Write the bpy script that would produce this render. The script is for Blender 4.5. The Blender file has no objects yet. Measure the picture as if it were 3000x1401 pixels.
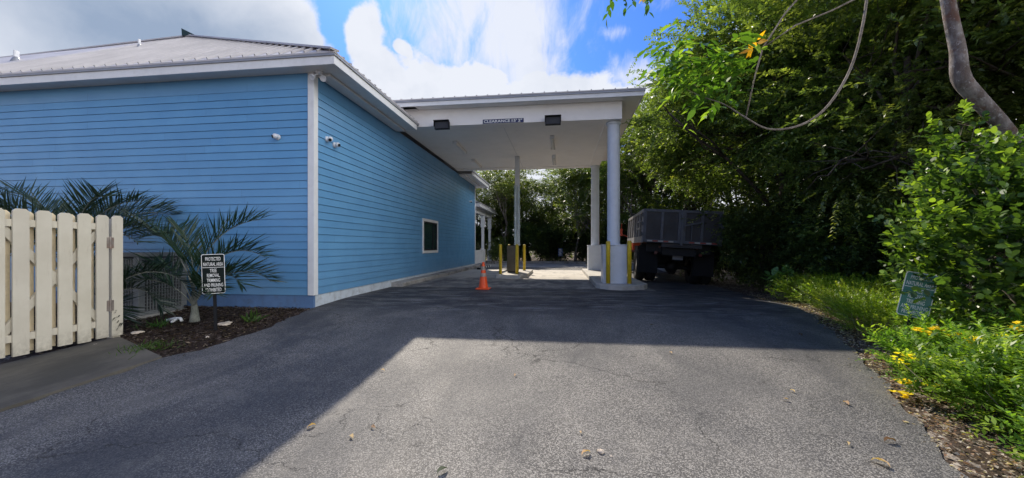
import bpy, math, random
import numpy as np
from mathutils import Vector, Matrix
R = math.radians
PI = math.pi
sc = bpy.context.scene
H = 1.13                      # eye height above the paving under the canopy
TH = R(7.26)                  # camera turned left of the building's long axis (+Y)

# ---------------------------------------------------------------- camera
cam_d = bpy.data.cameras.new('camera'); cam = bpy.data.objects.new('camera', cam_d)
sc.collection.objects.link(cam); sc.camera = cam
cam.location = (0, 0, H); cam.rotation_euler = (R(90), 0, TH)
cam_d.sensor_width = 36; cam_d.lens = 1130/3000*36; cam_d.shift_y = 21.5/3000
cam_d.clip_start = 0.05; cam_d.clip_end = 2000
# ---------------------------------------------------------------- exposure
sc.view_settings.view_transform = 'Standard'; sc.view_settings.look = 'None'
sc.view_settings.exposure = 0.90; sc.view_settings.gamma = 1
# ---------------------------------------------------------------- sun
SUN_TRAVEL = Vector((0.42, -0.944, -1.0)).normalized()
sd = bpy.data.lights.new('sun', 'SUN'); sd.energy = 3.2; sd.angle = R(0.8); sd.color = (1.0, 0.90, 0.75)
so = bpy.data.objects.new('sun', sd); sc.collection.objects.link(so)
so.rotation_euler = SUN_TRAVEL.to_track_quat('-Z', 'Y').to_euler(); so.location = (-20, 40, 50)
# ---------------------------------------------------------------- world: sky with clouds placed by compass direction and height
def azel(px, py):
    r = (px-1500)/1130; u = (722-py)/1130
    return math.atan(r)-TH, math.atan(u/math.sqrt(1+r*r))
def build_world():
    w = bpy.data.worlds.new('World'); sc.world = w; w.use_nodes = True
    nt = w.node_tree; N = nt.nodes; L = nt.links; N.clear()
    def math_(op, a, b=None, c=None, clamp=False):
        n = N.new('ShaderNodeMath'); n.operation = op; n.use_clamp = clamp
        for i, v in enumerate((a, b, c)):
            if v is None: continue
            if isinstance(v, (int, float)): n.inputs[i].default_value = v
            else: L.new(v, n.inputs[i])
        return n.outputs[0]
    sky = N.new('ShaderNodeTexSky'); sky.sky_type = 'NISHITA'; sky.sun_disc = False
    sky.sun_elevation = R(44); sky.sun_rotation = R(336); sky.air_density = 1.1; sky.dust_density = 0.6; sky.ozone_density = 2.2
    tc = N.new('ShaderNodeTexCoord'); sep = N.new('ShaderNodeSeparateXYZ'); L.new(tc.outputs['Generated'], sep.inputs[0])
    az = math_('ARCTAN2', sep.outputs[0], sep.outputs[1]); el = math_('ARCSINE', sep.outputs[2])
    def noise(scale, detail, rough, dist=0.0, vec=None, lac=2.1):
        n = N.new('ShaderNodeTexNoise'); n.inputs['Scale'].default_value = scale; n.inputs['Detail'].default_value = detail
        n.inputs['Roughness'].default_value = rough; n.inputs['Distortion'].default_value = dist; n.inputs['Lacunarity'].default_value = lac
        L.new(vec or tc.outputs['Generated'], n.inputs['Vector']); return n.outputs['Fac']
    wob = noise(5, 3, .5)
    azw = math_('ADD', az, math_('MULTIPLY', math_('SUBTRACT', wob, .5), .11))
    elw = math_('ADD', el, math_('MULTIPLY', math_('SUBTRACT', noise(6, 3, .5), .5), .07))
    def blob(px, py, rx, ry, amp=1.0, rot=0.0):
        a0, e0 = azel(px, py)
        dx = math_('SUBTRACT', azw, a0); dy = math_('SUBTRACT', elw, e0)
        c, s = math.cos(R(rot)), math.sin(R(rot))
        u = math_('DIVIDE', math_('ADD', math_('MULTIPLY', dx, c), math_('MULTIPLY', dy, s)), R(rx))
        v = math_('DIVIDE', math_('SUBTRACT', math_('MULTIPLY', dy, c), math_('MULTIPLY', dx, s)), R(ry))
        d2 = math_('ADD', math_('MULTIPLY', u, u), math_('MULTIPLY', v, v))
        return math_('MULTIPLY', math_('POWER', 2.718, math_('MULTIPLY', d2, -1.0)), amp)
    def union(lst, mul=1.0):
        r_ = None
        for q in lst:
            o = blob(*q); r_ = o if r_ is None else math_('MAXIMUM', r_, o)
        return r_
    # heaped clouds; each entry: direction (as seen from the eye), half widths in degrees, weight, turn
    cum = union([(30, 60, 9, 9, 1.0), (330, 20, 13, 10, 1.1), (620, 110, 8, 6.5, 1.1), (760, 60, 6, 6, 1.05), (880, 140, 4.6, 4.2, 1.0), (150, 190, 7, 4, .8),
                 (1075, 115, 3.0, 4.0, 1.0), (1110, 210, 3.2, 3.2, 1.05), (1170, 290, 6, 4.2, 1.1), (1330, 290, 10, 5.2, 1.2), (1600, 300, 14, 4.2, 1.1), (1850, 330, 14, 4, 1.0), (1195, 150, 1.6, 1.2, .85), (1320, 235, 3, 2.2, 1.0),
                 (2500, 200, 14, 7, .7), (1500, -420, 20, 8, .8)])
    def step(v, a, b, c=0.0, d=1.0):
        q = N.new('ShaderNodeMapRange'); q.interpolation_type = 'SMOOTHSTEP'; L.new(v, q.inputs[0])
        for i, x in enumerate((a, b, c, d)): q.inputs[i+1].default_value = x
        return q.outputs[0]
    east = step(sep.outputs[0], .25, .75)
    far = math_('ADD', math_('MULTIPLY', math_('SUBTRACT', 1.0, math_('COMPARE', az, -.15, 1.0)), .30), math_('MULTIPLY', east, .5))      # cloud bank added at right to light the side wall; scattered cloud elsewhere
    low = N.new('ShaderNodeMapRange'); low.interpolation_type = 'SMOOTHSTEP'; L.new(el, low.inputs[0]); low.inputs[1].default_value = R(17); low.inputs[2].default_value = R(9); low.inputs[3].default_value = 0; low.inputs[4].default_value = 1.0
    cum = math_('ADD', math_('MAXIMUM', cum, low.outputs[0]), far)
    fb = noise(9, 9, .56, .15)
    fb2 = noise(26, 8, .6, .1)
    dens = math_('ADD', math_('ADD', cum, math_('MULTIPLY', math_('SUBTRACT', fb, .5), 1.15)), math_('MULTIPLY', math_('SUBTRACT', fb2, .5), .35))
    mr = N.new('ShaderNodeMapRange'); mr.interpolation_type = 'SMOOTHSTEP'; L.new(dens, mr.inputs[0]); mr.inputs[1].default_value = .30; mr.inputs[2].default_value = .55
    # high thin cloud, combed along one direction
    mp = N.new('ShaderNodeMapping'); mp.inputs['Rotation'].default_value = (R(0), R(38), R(0)); mp.inputs['Scale'].default_value = (4.6, 2.0, 1.3); L.new(tc.outputs['Generated'], mp.inputs[0])
    ci = noise(2.6, 9, .62, .9, mp.outputs[0]); ci2 = noise(11, 6, .6, .4, mp.outputs[0])
    cir = union([(1330, 40, 9, 9, 1.0), (1500, 60, 10, 9, 1.15), (1540, 210, 8, 4.4, 1.0), (1900, 215, 6, 2.6, .8), (1920, 262, 7, 2.4, .85), (1830, 90, 3, 1.2, .5), (1900, 5, 4, 1.4, .5), (1750, 300, 14, 2.2, .8)])
    cd = math_('ADD', math_('ADD', cir, math_('MULTIPLY', math_('SUBTRACT', ci, .5), 1.7)), math_('MULTIPLY', math_('SUBTRACT', ci2, .5), .5))
    mc = N.new('ShaderNodeMapRange'); mc.interpolation_type = 'SMOOTHSTEP'; L.new(cd, mc.inputs[0]); mc.inputs[1].default_value = .22; mc.inputs[2].default_value = 1.05; mc.inputs[4].default_value = .95
    mask = math_('MAXIMUM', mr.outputs[0], mc.outputs[0], clamp=True)
    # cloud body tone: thick parts of the big left bank are grey blue, edges white
    gl = math_('ADD', blob(380, 70, 16, 6.5, 1.15), blob(760, 110, 6, 3, .35))
    sh = math_('ADD', math_('MULTIPLY', gl, .9), math_('MULTIPLY', math_('SUBTRACT', noise(7, 7, .55, .2), .5), 1.0), clamp=True)
    cm = N.new('ShaderNodeMix'); cm.data_type = 'RGBA'; L.new(sh, cm.inputs[0])
    cm.inputs[6].default_value = (3.25, 3.38, 3.70, 1); cm.inputs[7].default_value = (1.25, 1.60, 2.20, 1)
    ce = N.new('ShaderNodeMix'); ce.data_type = 'RGBA'; L.new(east, ce.inputs[0]); L.new(cm.outputs[2], ce.inputs[6]); ce.inputs[7].default_value = (12.0, 12.0, 12.2, 1); cm = ce  # added bank made far brighter than the other cloud, lifting the side wall
    # tone down and saturate the clear sky a little
    hs = N.new('ShaderNodeMix'); hs.data_type = 'RGBA'; hs.blend_type = 'MULTIPLY'; hs.inputs[0].default_value = 1
    L.new(sky.outputs[0], hs.inputs[6]); hs.inputs[7].default_value = (.17, .33, .64, 1)
    mx = N.new('ShaderNodeMix'); mx.data_type = 'RGBA'; L.new(mask, mx.inputs[0]); L.new(hs.outputs[2], mx.inputs[6]); L.new(cm.outputs[2], mx.inputs[7])
    bg = N.new('ShaderNodeBackground'); bg.inputs[1].default_value = 0.14; L.new(mx.outputs[2], bg.inputs[0])
    out = N.new('ShaderNodeOutputWorld'); L.new(bg.outputs[0], out.inputs[0])
    w.cycles.sampling_method = 'MANUAL'; w.cycles.sample_map_resolution = 512
build_world()
sc.cycles.max_bounces = 8; sc.cycles.diffuse_bounces = 5; sc.cycles.glossy_bounces = 2
sc.cycles.transmission_bounces = 4; sc.cycles.transparent_max_bounces = 6
sc.cycles.use_denoising = True

# ================================================================ helpers
def ss(a, b, t):
    t = np.clip((t-a)/(b-a), 0, 1); return t*t*(3-2*t)
def zg(x, y):                                              # ground height
    z = -.30*(1-ss(2.0, 8.5, y))
    z = z - .058*np.clip(x-2.0, 0, 2.8)*ss(7.5, 10.5, y)*(1-ss(19, 23, y))
    return float(z)
def link(o, parent=None):
    sc.collection.objects.link(o)
    if parent is not None: o.parent = parent
    return o
def tag(o, label=None, cat=None, group=None, kind=None):
    if label: o['label'] = label
    if cat: o['category'] = cat
    if group: o['group'] = group
    if kind: o['kind'] = kind
    return o
def thing(name, label, cat, loc=(0, 0, 0), rot=(0, 0, 0), group=None):
    o = bpy.data.objects.new(name, None); o.empty_display_size = .2; o.location = loc; o.rotation_euler = rot
    link(o); return tag(o, label, cat, group)
def copy_tree(o, parent=None):
    c = o.copy(); sc.collection.objects.link(c); c.parent = parent
    for ch in [x for x in o.children]: copy_tree(ch, c)
    return c
def catmull(P, k=4):
    P = [Vector(p) for p in P]; out_ = []
    for i in range(len(P)-1):
        p0, p1, p2, p3 = P[max(i-1, 0)], P[i], P[i+1], P[min(i+2, len(P)-1)]
        for j in range(k):
            t = j/k; out_.append(.5*((2*p1)+(p2-p0)*t+(2*p0-5*p1+4*p2-p3)*t*t+(3*p1-p0-3*p2+p3)*t**3))
    return out_+[P[-1]]
def spread(v, k=4): return [v[i]+(v[i+1]-v[i])*j/k for i in range(len(v)-1) for j in range(k)]+[v[-1]]
class MB:
    def __init__(s): s.v = []; s.f = []; s.m = []; s.cur = 0
    def add(s, vs, fs):
        b = len(s.v); s.v += [tuple(v) for v in vs]; s.f += [tuple(i+b for i in f) for f in fs]; s.m += [s.cur]*len(fs); return s
    def box(s, x0, x1, y0, y1, z0, z1):
        return s.add([(x0,y0,z0),(x1,y0,z0),(x1,y1,z0),(x0,y1,z0),(x0,y0,z1),(x1,y0,z1),(x1,y1,z1),(x0,y1,z1)],
                     [(0,3,2,1),(4,5,6,7),(0,1,5,4),(1,2,6,5),(2,3,7,6),(3,0,4,7)])
    def cbox(s, c, size, M=None):
        hx, hy, hz = [v/2 for v in size]
        vs = [Vector((a*hx, b*hy, d*hz)) for d in (-1, 1) for a, b in ((-1,-1),(1,-1),(1,1),(-1,1))]
        if M is not None: vs = [M @ v for v in vs]
        return s.add([v+Vector(c) for v in vs], [(0,3,2,1),(4,5,6,7),(0,1,5,4),(1,2,6,5),(2,3,7,6),(3,0,4,7)])
    def beam(s, a, b, w, h):                                # bar from a to b
        a, b = Vector(a), Vector(b); d = b-a
        M = d.to_track_quat('Y', 'Z').to_matrix()
        return s.cbox((a+b)/2, (w, d.length, h), M)
    def prism(s, poly, z0, z1):
        n = len(poly)
        vs = [(x, y, z0) for x, y in poly]+[(x, y, z1) for x, y in poly]
        return s.add(vs, [tuple(range(n))[::-1], tuple(range(n, 2*n))]+[(i, (i+1) % n, (i+1) % n+n, i+n) for i in range(n)])
    def lathe(s, prof, c=(0, 0, 0), n=24, M=None, caps=True):
        vs = []; k = len(prof)
        for r, z in prof:
            for i in range(n):
                a = 2*PI*i/n; v = Vector((r*math.cos(a), r*math.sin(a), z))
                if M is not None: v = M @ v
                vs.append(v+Vector(c))
        fs = [(j*n+i, j*n+(i+1) % n, (j+1)*n+(i+1) % n, (j+1)*n+i) for j in range(k-1) for i in range(n)]
        if caps: fs += [tuple(range(n))[::-1], tuple((k-1)*n+i for i in range(n))]
        return s.add(vs, fs)
    def tube(s, pts, rad, n=8, caps=True):
        pts = [Vector(p) for p in pts]; k = len(pts)
        if not hasattr(rad, '__len__'): rad = [rad]*k
        vs = []; up = Vector((0.13, .27, 1)).normalized(); prev = None
        for j, p in enumerate(pts):
            t = (pts[min(j+1, k-1)]-pts[max(j-1, 0)]).normalized()
            if prev is None:
                u = t.cross(up)
                if u.length < .05: u = t.cross(Vector((1, 0, 0)))
            else: u = prev-t*prev.dot(t)
            u.normalize(); prev = u; w = t.cross(u)
            for i in range(n):
                a = 2*PI*i/n; vs.append(p+(u*math.cos(a)+w*math.sin(a))*rad[j])
        fs = [(j*n+i, (j+1)*n+i, (j+1)*n+(i+1) % n, j*n+(i+1) % n) for j in range(k-1) for i in range(n)]
        if caps: fs += [tuple(range(n)), tuple((k-1)*n+i for i in range(n))[::-1]]
        return s.add(vs, fs)
    def build(s, name, mats, parent=None, smooth=False, bevel=0, label=None):
        me = bpy.data.meshes.new(name); me.from_pydata(s.v, [], s.f)
        if not isinstance(mats, (list, tuple)): mats = [mats]
        for m in mats: me.materials.append(m)
        if len(mats) > 1: me.polygons.foreach_set('material_index', s.m)
        if smooth: me.polygons.foreach_set('use_smooth', [True]*len(s.f))
        me.validate(); me.update()
        o = bpy.data.objects.new(name, me); link(o, parent)
        if bevel:
            b = o.modifiers.new('bevel', 'BEVEL'); b.width = bevel; b.segments = 2; b.limit_method = 'ANGLE'; b.angle_limit = R(40)
        if smooth == 'auto':
            pass
        if label: o['label'] = label
        return o
def text_mesh(name, lines, size, mat, parent, x0=0, w=None, spacing=1.0, bold=.0, xs=1.0, depth=.001):
    """lines: list of (text, centre x, baseline z); letters stand in the local XZ plane facing -Y"""
    V = []; F = []
    for row in lines:
        t, cx, bz, sz = row[:4]
        cu = bpy.data.curves.new(name, 'FONT'); cu.body = t; cu.size = sz; cu.align_x = 'CENTER'; cu.offset = bold; cu.extrude = depth; cu.resolution_u = 3
        ob = bpy.data.objects.new('tmp', cu); sc.collection.objects.link(ob)
        dg = bpy.context.evaluated_depsgraph_get(); me = bpy.data.meshes.new_from_object(ob.evaluated_get(dg))
        b = len(V); fit = xs
        if len(row) > 4: fit = row[4]/max(1e-6, max(v.co.x for v in me.vertices)-min(v.co.x for v in me.vertices))
        V += [(v.co.x*fit+cx, -v.co.z, v.co.y+bz) for v in me.vertices]; F += [tuple(i+b for i in p.vertices) for p in me.polygons]
        bpy.data.objects.remove(ob); bpy.data.meshes.remove(me)
    me = bpy.data.meshes.new(name); me.from_pydata(V, [], F); me.materials.append(mat); me.update()
    return link(bpy.data.objects.new(name, me), parent)

# ================================================================ materials
class NB:
    def __init__(s, name):
        s.m = bpy.data.materials.new(name); s.m.use_nodes = True; s.nt = s.m.node_tree; s.N = s.nt.nodes; s.L = s.nt.links
        s.b = s.N['Principled BSDF']; s.tc = s.N.new('ShaderNodeTexCoord'); s.geo = s.N.new('ShaderNodeNewGeometry')
        s.pos = s.geo.outputs['Position']; s.obj = s.tc.outputs['Object']
    def inp(s, sock, v):
        if isinstance(v, (int, float)): sock.default_value = v
        elif isinstance(v, tuple): sock.default_value = v if len(v) == 4 or sock.type == 'VECTOR' else (*v, 1)
        else: s.L.new(v, sock)
    def noise(s, scale, detail=4, rough=.55, vec=None, dist=0, out='Fac'):
        n = s.N.new('ShaderNodeTexNoise'); n.inputs['Scale'].default_value = scale; n.inputs['Detail'].default_value = detail
        n.inputs['Roughness'].default_value = rough; n.inputs['Distortion'].default_value = dist
        s.L.new(vec or s.obj, n.inputs['Vector']); return n.outputs[out]
    def vor(s, scale, feature='F1', vec=None, out='Distance', rand=1.0):
        n = s.N.new('ShaderNodeTexVoronoi'); n.feature = feature; n.inputs['Scale'].default_value = scale; n.inputs['Randomness'].default_value = rand
        s.L.new(vec or s.obj, n.inputs['Vector']); return n.outputs[out]
    def mapping(s, vec, scale=(1,1,1), rot=(0,0,0)):
        n = s.N.new('ShaderNodeMapping'); n.inputs['Scale'].default_value = scale; n.inputs['Rotation'].default_value = rot; s.L.new(vec, n.inputs[0]); return n.outputs[0]
    def math(s, op, a, b=None, clamp=False):
        n = s.N.new('ShaderNodeMath'); n.operation = op; n.use_clamp = clamp; s.inp(n.inputs[0], a)
        if b is not None: s.inp(n.inputs[1], b)
        return n.outputs[0]
    def rng(s, v, a, b, c=0.0, d=1.0, smooth=True):
        n = s.N.new('ShaderNodeMapRange'); n.interpolation_type = 'SMOOTHSTEP' if smooth else 'LINEAR'
        s.L.new(v, n.inputs[0])
        for i, x in enumerate((a, b, c, d)): n.inputs[i+1].default_value = x
        return n.outputs[0]
    def mix(s, f, a, b, mode='MIX'):
        n = s.N.new('ShaderNodeMix'); n.data_type = 'RGBA'; n.blend_type = mode; s.inp(n.inputs[0], f); s.inp(n.inputs[6], a); s.inp(n.inputs[7], b); return n.outputs[2]
    def vadd(s, a, b, k=1.0):
        n = s.N.new('ShaderNodeVectorMath'); n.operation = 'SCALE'; s.L.new(b, n.inputs[0]); n.inputs['Scale'].default_value = k
        m = s.N.new('ShaderNodeVectorMath'); m.operation = 'ADD'; s.L.new(a, m.inputs[0]); s.L.new(n.outputs[0], m.inputs[1]); return m.outputs[0]
    def bump(s, h, strength=.5, dist=.01, normal=None):
        n = s.N.new('ShaderNodeBump'); n.inputs['Strength'].default_value = strength; n.inputs['Distance'].default_value = dist; s.L.new(h, n.inputs['Height'])
        if normal is not None: s.L.new(normal, n.inputs['Normal'])
        s.L.new(n.outputs[0], s.b.inputs['Normal']); return n.outputs[0]
    def done(s, col, rough=.6, metal=0.0, spec=.5):
        s.inp(s.b.inputs['Base Color'], col); s.inp(s.b.inputs['Roughness'], rough); s.b.inputs['Metallic'].default_value = metal
        s.b.inputs['Specular IOR Level'].default_value = spec; return s.m
def paint(name, col, rough=.5, var=.12, bumpy=.15, dirt=None, metal=0.0, scale=3.0, spec=.5, dirtamt=.5):
    n = NB(name); a = n.noise(scale, 6, .6); f = n.rng(a, .3, .7)
    c = n.mix(f, tuple(x*(1-var) for x in col), tuple(min(1, x*(1+var)) for x in col))
    if dirt:
        d = n.rng(n.noise(scale*2.3, 8, .65), .48, .72, 0, dirtamt); c = n.mix(d, c, dirt)
    n.bump(n.noise(60, 5, .6), bumpy, .004)
    return n.done(c, rough, metal, spec)
M = {}
def mk_asphalt():
    n = NB('asphalt'); P = n.pos
    dom = n.noise(1.1, 5, .6, P); dom2 = n.noise(.33, 4, .55, P); fine = n.noise(240, 2, .5, P)
    cell = n.vor(125, vec=P, out='Color'); sep = n.N.new('ShaderNodeSeparateColor'); n.L.new(cell, sep.inputs[0])
    stone = n.rng(sep.outputs[0], .25, .95); sd_ = n.vor(125, vec=P)
    wear = n.rng(dom, .32, .68)
    worn = n.mix(wear, (.085, .081, .075), (.190, .178, .160))
    c = n.mix(stone, n.mix(.5, worn, (.03, .03, .033)), n.mix(.62, worn, (.44, .42, .39)))
    c = n.mix(n.rng(sd_, .35, .65, 0, .55), c, (.022, .022, .025))
    # bigger pale flecks of aggregate
    v2 = n.vor(48, vec=P, out='Color'); s2 = n.N.new('ShaderNodeSeparateColor'); n.L.new(v2, s2.inputs[0])
    c = n.mix(n.math('MULTIPLY', n.rng(s2.outputs[1], .82, .9), n.rng(n.vor(48, vec=P), .18, .32, .6, 0)), c, (.42, .39, .35))
    # broad patches: darker traffic stains, oil, dusty band
    stain = n.rng(n.noise(.55, 8, .66, n.mapping(P, (1.0, .5, 1)), .6), .44, .66, 0, .75)
    c = n.mix(stain, c, (.036, .038, .045))
    dust = n.rng(n.noise(.42, 6, .6, n.mapping(P, (1.4, .5, 1), (0, 0, .2))), .56, .75, 0, .35)
    c = n.mix(dust, c, (.22, .20, .17))
    c = n.mix(n.rng(n.noise(.9, 7, .6, n.mapping(P, (1.2, .55, 1), (0, 0, -.3)), .5), .38, .66, 0, .45), c, (.040, .042, .048))
    c = n.mix(n.rng(n.noise(1.7, 6, .6, n.mapping(P, (.8, .8, 1), (0, 0, .7)), .3), .56, .74, 0, .30), c, (.24, .225, .20))
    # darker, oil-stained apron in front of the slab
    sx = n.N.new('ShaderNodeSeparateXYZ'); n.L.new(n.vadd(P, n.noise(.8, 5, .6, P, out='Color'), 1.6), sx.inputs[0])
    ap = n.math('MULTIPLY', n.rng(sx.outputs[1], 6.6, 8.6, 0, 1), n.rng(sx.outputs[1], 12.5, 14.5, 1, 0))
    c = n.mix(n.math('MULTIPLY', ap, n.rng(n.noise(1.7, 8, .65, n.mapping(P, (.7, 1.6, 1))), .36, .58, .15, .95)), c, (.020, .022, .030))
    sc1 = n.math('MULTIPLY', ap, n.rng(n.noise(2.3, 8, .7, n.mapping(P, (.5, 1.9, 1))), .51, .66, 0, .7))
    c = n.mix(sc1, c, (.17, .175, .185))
    # cracks
    wob = n.vadd(P, n.noise(2.6, 6, .65, P, out='Color'), .55)
    e1 = n.vor(.62, 'DISTANCE_TO_EDGE', wob); k1 = n.math('MULTIPLY', n.rng(e1, .0, .0045, 1, 0), n.rng(n.noise(.35, 3, .5, P), .46, .54))
    wob2 = n.vadd(P, n.noise(6, 6, .7, P, out='Color'), .28)
    e2 = n.vor(2.6, 'DISTANCE_TO_EDGE', wob2); k2 = n.math('MULTIPLY', n.rng(e2, .0, .012, 1, 0), n.rng(n.noise(.7, 4, .6, n.mapping(P, (1, 1, 1), (0, 0, 1))), .56, .66))
    cr = n.math('MAXIMUM', k1, k2, clamp=True)
    c = n.mix(n.math('MULTIPLY', cr, .85), c, (.012, .011, .011))
    h = n.math('SUBTRACT', n.math('ADD', n.math('MULTIPLY', sd_, -.6), n.math('MULTIPLY', fine, .3)), n.math('MULTIPLY', cr, 2.0))
    n.bump(h, .8, .006)
    return n.done(c, n.rng(dom2, .3, .7, .62, .8), 0, .45)
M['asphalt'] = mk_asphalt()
def mk_concrete(name, c1, c2, dark, amt=.6, scale=1.0, fleck=True):
    n = NB(name); P = n.pos
    c = n.mix(n.rng(n.noise(1.6*scale, 8, .65, P), .3, .7), c1, c2)
    c = n.mix(n.rng(n.noise(.9*scale, 8, .68, n.mapping(P, (1, .5, 1))), .45, .68, 0, amt), c, dark)
    if fleck: c = n.mix(n.rng(n.noise(90, 3, .6, P), .5, .75, 0, .35), c, tuple(x*.5 for x in c1))
    n.bump(n.noise(70, 6, .65, P), .35, .004)
    return n.done(c, .8)
def mk_slab():
    n = NB('slab_concrete'); P = n.pos
    c = n.mix(n.rng(n.noise(1.6, 8, .65, P), .3, .7), (.45, .415, .36), (.56, .52, .455))
    sx = n.N.new('ShaderNodeSeparateXYZ'); n.L.new(n.vadd(P, n.noise(.9, 6, .62, P, out='Color'), 1.4), sx.inputs[0])
    ap = n.rng(sx.outputs[1], 13.0, 15.3, 1, 0)                    # oil and tyre dirt on the approach end
    st = n.math('ADD', n.math('MULTIPLY', ap, .92), n.rng(n.noise(1.4, 8, .66, n.mapping(P, (1.6, .4, 1))), .50, .70, 0, .5), clamp=True)
    c = n.mix(n.math('MULTIPLY', st, n.rng(n.noise(2.2, 8, .66, n.mapping(P, (1, .6, 1))), .3, .6, .45, 1)), c, (.075, .075, .082))
    c = n.mix(n.rng(n.noise(90, 3, .6, P), .5, .75, 0, .3), c, (.2, .19, .17))
    n.bump(n.noise(70, 6, .65, P), .35, .004); return n.done(c, .75)
M['slab'] = mk_slab()
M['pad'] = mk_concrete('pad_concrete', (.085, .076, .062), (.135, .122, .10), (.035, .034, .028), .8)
M['island'] = mk_concrete('island_concrete', (.42, .40, .36), (.54, .51, .465), (.12, .115, .10), .4, 1.6)
M['oldroad'] = mk_concrete('worn_pale_asphalt', (.24, .24, .24), (.33, .33, .325), (.10, .10, .10), .5, .8)
M['kerb'] = mk_concrete('kerb_concrete', (.30, .29, .27), (.42, .40, .37), (.06, .058, .05), .75, 2.2)
def mk_mulch(name, a, b, c_, lightamt=.25):
    n = NB(name); P = n.mapping(n.pos, (1, 1, 1)); w = n.vadd(P, n.noise(14, 4, .6, P, out='Color'), .08)
    cell = n.vor(38, vec=n.mapping(w, (1, .45, 1), (0, 0, .6)), out='Color'); s = n.N.new('ShaderNodeSeparateColor'); n.L.new(cell, s.inputs[0])
    c = n.mix(s.outputs[0], a, b); c = n.mix(n.rng(s.outputs[1], 1-lightamt, 1-lightamt*.5), c, c_)
    c = n.mix(n.rng(n.noise(2, 5, .6, P), .4, .7, 0, .5), c, a)
    n.bump(n.math('ADD', s.outputs[2], n.noise(80, 4, .6, P)), 1.0, .02)
    return n.done(c, .95, 0, .2)
M['mulch'] = mk_mulch('mulch', (.024, .016, .012), (.075, .048, .036), (.19, .15, .12), .16)
M['soil'] = mk_mulch('leaf_litter_soil', (.05, .037, .026), (.14, .10, .075), (.36, .31, .26), .3)
def mk_siding():
    n = NB('blue_siding_paint'); P = n.pos
    c = n.mix(n.rng(n.noise(1.3, 6, .6, P), .3, .7), (.112, .300, .535), (.130, .335, .575))
    c = n.mix(n.rng(n.noise(5, 7, .65, n.mapping(P, (.4, .4, 3))), .55, .8, 0, .25), c, (.16, .33, .50))
    sp = n.N.new('ShaderNodeSeparateXYZ'); n.L.new(P, sp.inputs[0])
    lap = n.math('FLOOR', n.math('DIVIDE', n.math('SUBTRACT', sp.outputs[2], .193), .1468)); run = n.math('ADD', sp.outputs[0], sp.outputs[1])
    wn = n.N.new('ShaderNodeTexWhiteNoise'); wn.noise_dimensions = '1D'; n.L.new(lap, wn.inputs['W'])
    seg = n.math('FLOOR', n.math('ADD', n.math('DIVIDE', run, 3.66), n.math('MULTIPLY', wn.outputs[0], 7.3)))
    w2 = n.N.new('ShaderNodeTexWhiteNoise'); w2.noise_dimensions = '2D'; cx = n.N.new('ShaderNodeCombineXYZ'); n.L.new(lap, cx.inputs[0]); n.L.new(seg, cx.inputs[1]); n.L.new(cx.outputs[0], w2.inputs['Vector'])
    c = n.mix(n.math('MULTIPLY', w2.outputs[0], .22), c, (.075, .20, .38))
    fr = n.math('FRACT', n.math('ADD', n.math('DIVIDE', run, 3.66), n.math('MULTIPLY', wn.outputs[0], 7.3)))
    c = n.mix(n.rng(fr, 0, .0022, .6, 0), c, (.03, .07, .13))
    c = n.mix(n.rng(sp.outputs[2], .2, .75, .30, 0), c, n.mix(n.noise(7, 6, .7, P), (.10, .18, .27), (.09, .26, .46)))   # splash dirt on the lowest boards
    g = n.noise(30, 6, .6, n.mapping(P, (.18, .18, 2.4)))
    n.bump(g, .22, .004); return n.done(c, n.rng(n.noise(3, 4, .6, P), .3, .7, .28, .42), 0, .55)
M['siding'] = mk_siding()
M['found'] = paint('foundation_paint', (.52, .58, .64), .7, .1, .4, (.25, .25, .24), dirtamt=.5)
M['foundblue'] = paint('foundation_blue', (.10, .19, .36), .7, .12, .4, (.10, .13, .17))
M['white'] = paint('white_trim_paint', (.72, .73, .74), .45, .04, .1, (.52, .52, .50), dirtamt=.25)
M['ceil'] = paint('ceiling_paint', (.86, .83, .80), .55, .03, .06, (.72, .69, .66), scale=1.2, dirtamt=.3)
M['soffit'] = paint('soffit_paint', (.68, .67, .66), .6, .06, .1)
M['column'] = paint('column_paint', (.66, .70, .76), .4, .04, .25, (.5, .52, .55), dirtamt=.25)
M['drip'] = paint('drip_edge_metal', (.30, .31, .33), .4, .1, .05, metal=.3)
def mk_roof():
    n = NB('galvalume_roof'); P = n.pos
    c = n.mix(n.rng(n.noise(1.2, 6, .6, P), .3, .7), (.43, .415, .42), (.53, .51, .51))
    c = n.mix(n.rng(n.noise(6, 8, .7, n.mapping(P, (1, .25, 1))), .55, .75, 0, .4), c, (.46, .43, .42))
    n.bump(n.noise(9, 4, .6, P), .15, .01); return n.done(c, .5, .05, .5)
M['roof'] = mk_roof()
M['ridge'] = paint('dark_green_metal', (.012, .03, .024), .5, .2)
def mk_fence():
    n = NB('cream_fence_paint'); P = n.obj
    c = n.mix(n.rng(n.noise(2.2, 6, .6, P), .3, .7), (.53, .49, .39), (.61, .57, .465))
    c = n.mix(n.rng(n.noise(9, 8, .7, n.mapping(P, (2, 2, .4))), .58, .76, 0, .55), c, (.36, .30, .22))
    oi = n.N.new('ShaderNodeObjectInfo'); c = n.mix(n.math('MULTIPLY', oi.outputs['Random'], .35), c, (.46, .42, .36))
    sz = n.N.new('ShaderNodeSeparateXYZ'); n.L.new(n.pos, sz.inputs[0]); c = n.mix(n.math('MULTIPLY', n.rng(sz.outputs[2], -.25, .15, .75, 0), n.rng(n.noise(11, 7, .7, P), .35, .65)), c, (.20, .18, .14))
    n.bump(n.noise(40, 6, .65, n.mapping(P, (3, 3, .25))), .45, .004); return n.done(c, .7)
M['fence'] = mk_fence()
M['fenceback'] = paint('back_picket_cream', (.78, .66, .44), .7, .08, .3, (.45, .36, .22), dirtamt=.35)  # back pickets yellower and paler than the front ones
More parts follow.
